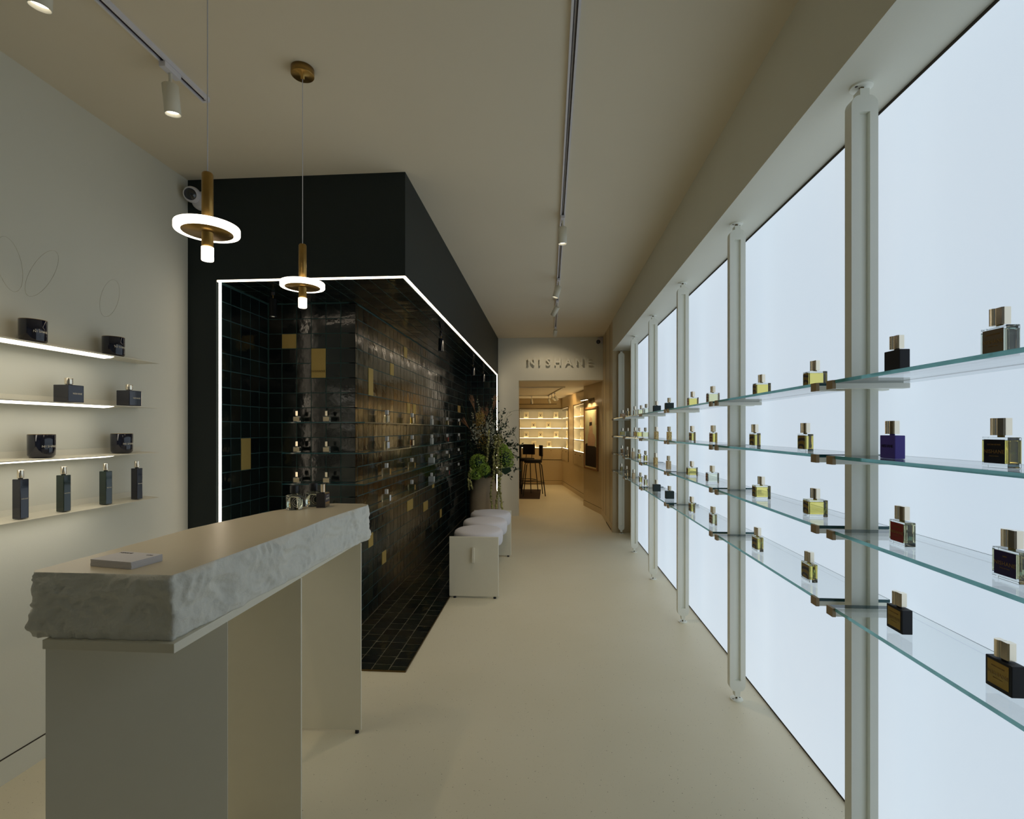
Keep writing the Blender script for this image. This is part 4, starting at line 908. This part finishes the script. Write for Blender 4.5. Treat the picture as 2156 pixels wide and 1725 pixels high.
# round niche downlights
GD = 'small black pendant spots inside the niche'
def downlight(x, y, label, m, power=1.2):
    t = empty('niche_spotlight', (x, y, ZN)); tag(t, label, 'spotlight', GD)
    MB().cyl(0.012, -0.02, 0.0, 14).build('mount', M_black, t); MB().cyl(0.004, -0.045, -0.02, 8).build('stem', M_brassdark, t)
    hd = MB().lathe([(0, -0.045), (0.023, -0.045), (0.024, -0.047), (0.024, -0.155), (0.028, -0.160), (0.028, -0.163), (0.021, -0.160), (0.020, -0.150), (0, -0.150)][::-1], 28).build('lamp_head', m, t)
    MB().lathe([(0, -0.1545), (0.019, -0.1545), (0.019, -0.152), (0, -0.152)], 20).build('lens', mat('niche_lens', (.5, .5, .5, 1), .3, emit=(1, .9, .7, 1), estr=1.5, noise=0.01) if 'niche_lens' not in MATS else MATS['niche_lens'], hd)
    spot('niche_beam', (x, y, ZN - 0.17), (0, 0, -1), power, (1, 0.78, 0.5), 70)
M_smoke = mat('polished_black', (0.006, 0.010, 0.016, 1), 0.06, noise=0.2, coat=1.0)
downlight(-1.78, 3.14, 'black glossy niche spotlight hanging at the front left of the tiled ceiling', mat('smoked_chrome', (0.06, 0.065, 0.07, 1), 0.15, 0.9, noise=0.1))
downlight(-1.00, 4.62, 'second niche spotlight, hanging over the long tiled side wall', M_smoke, 2.5)
downlight(-1.02, 6.72, 'third niche spotlight, beside the light line', M_smoke, 2.5)
downlight(-1.00, 7.62, 'last niche spotlight at the far end', M_smoke, 2.5)
# rear room track
rt = empty('lighting_track', (0, 0, RZ)); tag(rt, 'bent beige ceiling track in the rear room', 'lighting track')
mb = MB()
for P, Q in (((-2.4, 9.53), (0.285, 9.54)), ((0.285, 9.54), (-0.01, 11.87)), ((-0.01, 11.87), (-2.4, 11.87))):
    P, Q = Vector(P), Vector(Q); d = Q - P; T = Matrix.Translation((P.x, P.y, 0)) @ Matrix.Rotation(math.atan2(d.y, d.x), 4, 'Z'); mb.box(-0.017, d.length + 0.017, -0.017, 0.017, -0.022, 0, T=T)
mb.build('rail', M_lac, rt)
GS = 'beige spotlights of the rear room'
spotlight(-0.41, 11.86, (0.08, 0.6, -1), 'rear room spotlight hanging at the left of the far track run', 12, z=RZ - 0.022, size=120, group=GS, energy_col=RC)
spotlight(-0.01, 11.75, (0.35, 0.5, -1), 'rear room spotlight by the bend of the far track run', 12, z=RZ - 0.022, size=120, group=GS, energy_col=RC)
spotlight(0.12, 10.85, (0.55, 0.1, -0.7), 'rear room spotlight tilted right with its glowing lens in view', 12, z=RZ - 0.022, size=120, group=GS, energy_col=RC)
spotlight(0.06, 11.25, (0.9, 0.4, -0.5), 'rear room spotlight tilted right behind the glowing one', 12, z=RZ - 0.022, size=120, group=GS, energy_col=RC)
spotlight(-1.2, 9.53, (0.1, -0.3, -1), 'rear room spotlight hidden left of the opening', 12, z=RZ - 0.022, size=120, group=GS, energy_col=RC)

# ------------------------------------------------------------------ security cameras and letters
sc = empty('security_camera', (-2.085, 2.899, 2.805)); tag(sc, 'white ball security camera on the dark wall beside the near pendant', 'camera')
MB().lathe([(0.055, 0), (0.055, 0.018), (0.048, 0.030), (0.030, 0.034)], 36, T=aimT((0, 0, -0.01), (0, -1, 0))).build('base', M_white, sc)
dv = Vector((-0.05, -0.85, -0.12)).normalized() if False else Vector((0.28, -0.9, -0.30)).normalized()
eye = Vector((-0.03, -0.048, 0.012))
MB().lathe([(0.0, -0.046), (0.022, -0.042), (0.038, -0.028), (0.046, -0.006), (0.046, 0.012), (0.040, 0.030), (0.034, 0.036), (0.033, 0.033), (0, 0.033)], 36, T=aimT(eye, dv)).build('ball', M_white, sc)
MB().lathe([(0, 0.0335), (0.0325, 0.0335), (0.0325, 0.0345), (0, 0.0365)][::-1], 32, T=aimT(eye, dv)).build('lens', M_smoke, sc)
s2 = empty('security_camera', (0.82, YB - 0.002, 2.86)); tag(s2, 'small white security camera in the upper right corner of the back wall', 'camera')
MB().box(-0.03, 0.05, -0.035, 0, -0.04, 0.06).build('base', M_white, s2, bevel=0.004)
MB().lathe([(0.0, 0), (0.038, 0.004), (0.042, 0.03), (0.038, 0.055), (0.036, 0.055), (0.034, 0.05), (0, 0.05)], 28, T=aimT((-0.015, -0.035, -0.015), (-0.25, -1, -0.15))).build('ball', M_white, s2)
MB().lathe([(0, 0.051), (0.034, 0.051), (0.034, 0.053), (0, 0.056)][::-1], 24, T=aimT((-0.015, -0.035, -0.015), (-0.25, -1, -0.15))).build('lens', M_smoke, s2)
sg = empty('wall_sign', (0.18, YB, 2.515)); tag(sg, 'raised beige letters spelling NISHANE over the rear opening', 'sign', None); sg['label'] = 'raised beige capital letters in a row over the rear opening'
for ch, u in zip('NISHANE', (1120, 1137.4, 1154.6, 1173.8, 1196.2, 1218.6, 1239.2)):
    o = lettering(ch, 0.165, '-y', (onY(u, 763, YB).x - 0.18, -0.066, 0), M_wall, sg, ext=0.012, name='letter')

# ------------------------------------------------------------------ vase and flowers
VX, VY = -0.955, 7.35
vs = tag(MB().lathe([(0, 0.006), (0.16, 0.006), (0.175, 0.012), (0.205, 0.12), (0.214, 0.28), (0.205, 0.45), (0.180, 0.60), (0.155, 0.70), (0.152, 0.73), (0.142, 0.73), (0.14, 0.68), (0.15, 0.5), (0, 0.48)], 48).build('vase', M_vase), 'large beige stoneware floor vase holding the flowers at the end of the niche', 'vase')
vs.location = (VX, VY, 0)
fl = empty('flower_arrangement', (VX, VY, 0.7)); tag(fl, 'large loose arrangement of green hydrangeas, grasses and trailing amaranth in the vase', 'flowers')
def fm(name, c, rough=0.7):
    m = mat(name, c, rough); nt = m.node_tree; p = nt.nodes['Principled BSDF']; g = nt.nodes.new('ShaderNodeNewGeometry'); rp = nt.nodes.new('ShaderNodeValToRGB')
    rp.color_ramp.elements[0].color = tuple(x * 0.5 for x in c[:3]) + (1,); rp.color_ramp.elements[1].color = tuple(min(1, x * 2.0) for x in c[:3]) + (1,)
    nt.links.new(g.outputs['Random Per Island'], rp.inputs[0]); nt.links.new(rp.outputs[0], p.inputs['Base Color'])
    return m
G_hyd = fm('hydrangea_green', (0.26, 0.38, 0.06, 1)); G_leaf = fm('dark_leaf', (0.010, 0.028, 0.012, 1), 0.45); G_am = fm('amaranth_green', (0.26, 0.25, 0.09, 1))
G_wh = fm('cream_petals', (0.55, 0.58, 0.42, 1)); G_st = fm('stem_green', (0.05, 0.07, 0.02, 1)); G_pam = fm('brown_grass', (0.36, 0.20, 0.11, 1)); G_och = fm('ochre_petals', (0.42, 0.30, 0.09, 1))
def loc(u, v, dy=0.0): return onY(u, v, VY + dy) - Vector((VX, VY, 0.7))
fr_ = random.Random(5)
def rv(s=1.0): return Vector((fr_.uniform(-1, 1), fr_.uniform(-1, 1), fr_.uniform(-1, 1))) * s
def leaf(mb, p, d, L, w, mi=0):
    d = d.normalized(); s_ = d.cross(rv(1)).normalized() * w; n_ = d.cross(s_).normalized() * L * 0.12
    mb.add([p, p + d * L * 0.5 + s_ + n_, p + d * L, p + d * L * 0.5 - s_ + n_], [(0, 1, 2), (0, 2, 3)], mi)
def ball(c, r, m, nm, num=700, pet=0.013, sq=(1, 1, 1), lo=0.86, hi=1.02):
    mb = MB()
    for _ in range(num):
        d = rv().normalized(); d = Vector((d.x * sq[0], d.y * sq[1], d.z * sq[2])); p = c + d * r * fr_.uniform(lo, hi)
        for k in range(4):
            t_ = d.cross(rv()).normalized(); leaf(mb, p, (t_ + d * 0.25), pet, pet * 0.42)
    if lo > 0.5: mb.lathe([(0, -r * .7), (r * .5 * sq[0], -r * .5), (r * .7 * sq[0], 0), (r * .5 * sq[0], r * .5), (0, r * .7)], 14, 1, T=Matrix.Translation(c) @ Matrix.Diagonal((1, 1, sq[2], 1)))
    o = mb.build(nm, [m, G_leaf], fl)
    if lo < 0.5: o['kind'] = 'stuff'
for u, v_, r, dy, sq in ((1008, 975, 19, -0.22, (1, 1, 1)), (1001, 998, 15, -0.24, (1, 1, .8)), (1020, 990, 13, -0.25, (1, 1, 1)), (1064, 968, 18, -0.2, (1, 1, 1.35)), (1058, 950, 13, -0.12, (1, 1, 1.2))):
    ball(loc(u, v_, dy), r * 0.0069, G_hyd, 'hydrangea', sq=sq)
for u, v_, r, m in ((1022, 905, 14, G_wh), (1008, 898, 13, G_och), (1030, 900, 13, G_wh), (1004, 915, 12, G_wh), (1018, 926, 12, G_och), (1034, 922, 11, G_wh), (1050, 938, 12, G_am), (1048, 925, 10, G_am), (1025, 945, 10, G_am), (1012, 880, 9, G_och)):
    ball(loc(u, v_, fr_.uniform(-0.15, 0.1)), r * 0.0068, m, 'flower_head', 130, 0.016, (1, 1, fr_.uniform(0.9, 1.7)), 0.25, 1.35)
# white flowering stems
for (u0, v0), (u1, v1) in (((1012, 925), (1004, 833)), ((1035, 930), (1037, 838)), ((1002, 920), (994, 868)), ((1026, 905), (1034, 862)), ((1010, 930), (1010, 855))):
    mb = MB(); a, b = loc(u0, v0), loc(u1, v1, 0.1); mb.tube([a, (a + b) / 2 + rv(.02), b], 0.0025, 5)
    mb.build('flower_stem', G_st, fl); mb = MB()
    for k in range(26):
        t_ = fr_.random() ** 0.8; p = a.lerp(b, t_) + rv(0.035 * (1.25 - t_))
        for q in range(5): leaf(mb, p, rv(), 0.012, 0.006)
    mb.build('small_blossoms', G_wh, fl)
# pampas plumes
for (u0, v0), (u1, v1), w in (((1000, 865), (991, 832), 1), ((990, 905), (972, 880), 1.1), ((1021, 905), (1018, 855), 1.1), ((1036, 868), (1046, 832), 0.9), ((1022, 885), (1026, 858), .8)):
    mb = MB(); a, b = loc(u0, v0), loc(u1, v1, 0.05); base = loc(1020, 985); mb.tube([base, base.lerp(a, 0.6) + rv(.02), a], 0.002, 4)
    ax = (b - a)
    for k in range(40):
        p = a + ax * fr_.uniform(0, 0.35); d = (ax.normalized() + rv(0.22)).normalized(); L = ax.length * fr_.uniform(0.5, 0.8); mb.tube([p, p + d * L * .5, p + d * L + rv(.006)], 0.0014 * w, 3)
    mb.build('grass_plume', G_pam, fl)
# hanging amaranth: strings of small clusters
for (us, vs_) in (((1038, 1044, 1034, 1033, 1036, 1037), (960, 985, 1020, 1045, 1065, 1080)), ((1048, 1050, 1050, 1047, 1045, 1044), (940, 985, 1020, 1045, 1062, 1078)), ((1056, 1056, 1052, 1053, 1055, 1058), (950, 990, 1015, 1040, 1058, 1076)),
                  ((1030, 1028, 1026, 1025), (905, 930, 955, 975)), ((1044, 1040, 1038, 1040), (930, 960, 990, 1012)), ((990, 986, 987), (985, 1010, 1032)), ((992, 990, 994), (990, 1012, 1033)), ((1052, 1046, 1047), (930, 960, 1000))):
    pts = [loc(u, v_, -0.30) for u, v_ in zip(us, vs_)]; mb = MB()
    for i in range(len(pts) - 1):
        for k in range(9):
            p = pts[i].lerp(pts[i + 1], k / 9) + rv(0.007); r = fr_.uniform(0.011, 0.019)
            mb.lathe([(0, -r), (r * .8, -r * .55), (r, 0), (r * .8, r * .55), (0, r)], 7, T=Matrix.Translation(p))
    mb.build('amaranth_strand', G_am, fl)
# dark leafy branches to the right and around
for (u0, v0), (u1, v1), nl in (((1050, 920), (1068, 885), 22), ((1055, 930), (1082, 905), 26), ((1058, 935), (1098, 938), 34), ((1062, 950), (1092, 965), 26), ((1066, 975), (1092, 990), 18), ((1056, 995), (1074, 1004), 10),
                           ((1048, 905), (1060, 868), 16), ((1000, 940), (975, 925), 18), ((1000, 950), (980, 960), 18), ((1040, 940), (1075, 950), 26), ((1030, 930), (1058, 900), 24), ((1010, 960), (990, 940), 18), ((1066, 930), (1090, 950), 26)):
    mb = MB(); a, b = loc(u0, v0, 0.02), loc(u1, v1, fr_.uniform(-0.15, .1)); mid = (a + b) / 2 + Vector((0, 0, 0.03)); mb.tube([a, mid, b], 0.002, 4)
    for k in range(nl):
        t_ = fr_.uniform(0.1, 1); p = a.lerp(b, t_) + rv(0.02); leaf(mb, p, (b - a).normalized() + rv(1.0), fr_.uniform(0.035, 0.06), 0.011)
    mb.build('leaf_branch', G_leaf, fl)
mb = MB()
for _ in range(1500):
    p = loc(max(988, fr_.gauss(1030, 19)), fr_.gauss(935, 30), fr_.uniform(-0.15, 0.15)); leaf(mb, p, rv(), 0.045, 0.010)
o = mb.build('foliage_filler', G_leaf, fl); o['kind'] = 'stuff'
# thin curved grasses
for pts in (((1052, 900), (1070, 868), (1090, 864), (1098, 866)), ((1055, 905), (1066, 880), (1078, 872)), ((1010, 930), (985, 890), (972, 850)), ((1000, 925), (985, 878), (984, 855)), ((1060, 920), (1078, 905), (1090, 930)), ((994, 925), (980, 935), (976, 955), (980, 975))):
    MB().tube([loc(u, v_, 0.0) for u, v_ in pts], 0.0018, 4).build('grass_blade', G_st, fl)
MB().add([loc(1048, 988, -.3), loc(1077, 992, -.3), loc(1064, 1000, -.3), loc(1074, 984, -.3)], [(0, 2, 1), (0, 1, 3)]).build('broad_leaf', G_leaf, fl)
MB().add([loc(1018, 1003, -.3), loc(1026, 995, -.3), loc(1034, 998, -.32), loc(1022, 1008, -.32)], [(0, 1, 2), (0, 2, 3)]).build('broad_leaf', G_leaf, fl)
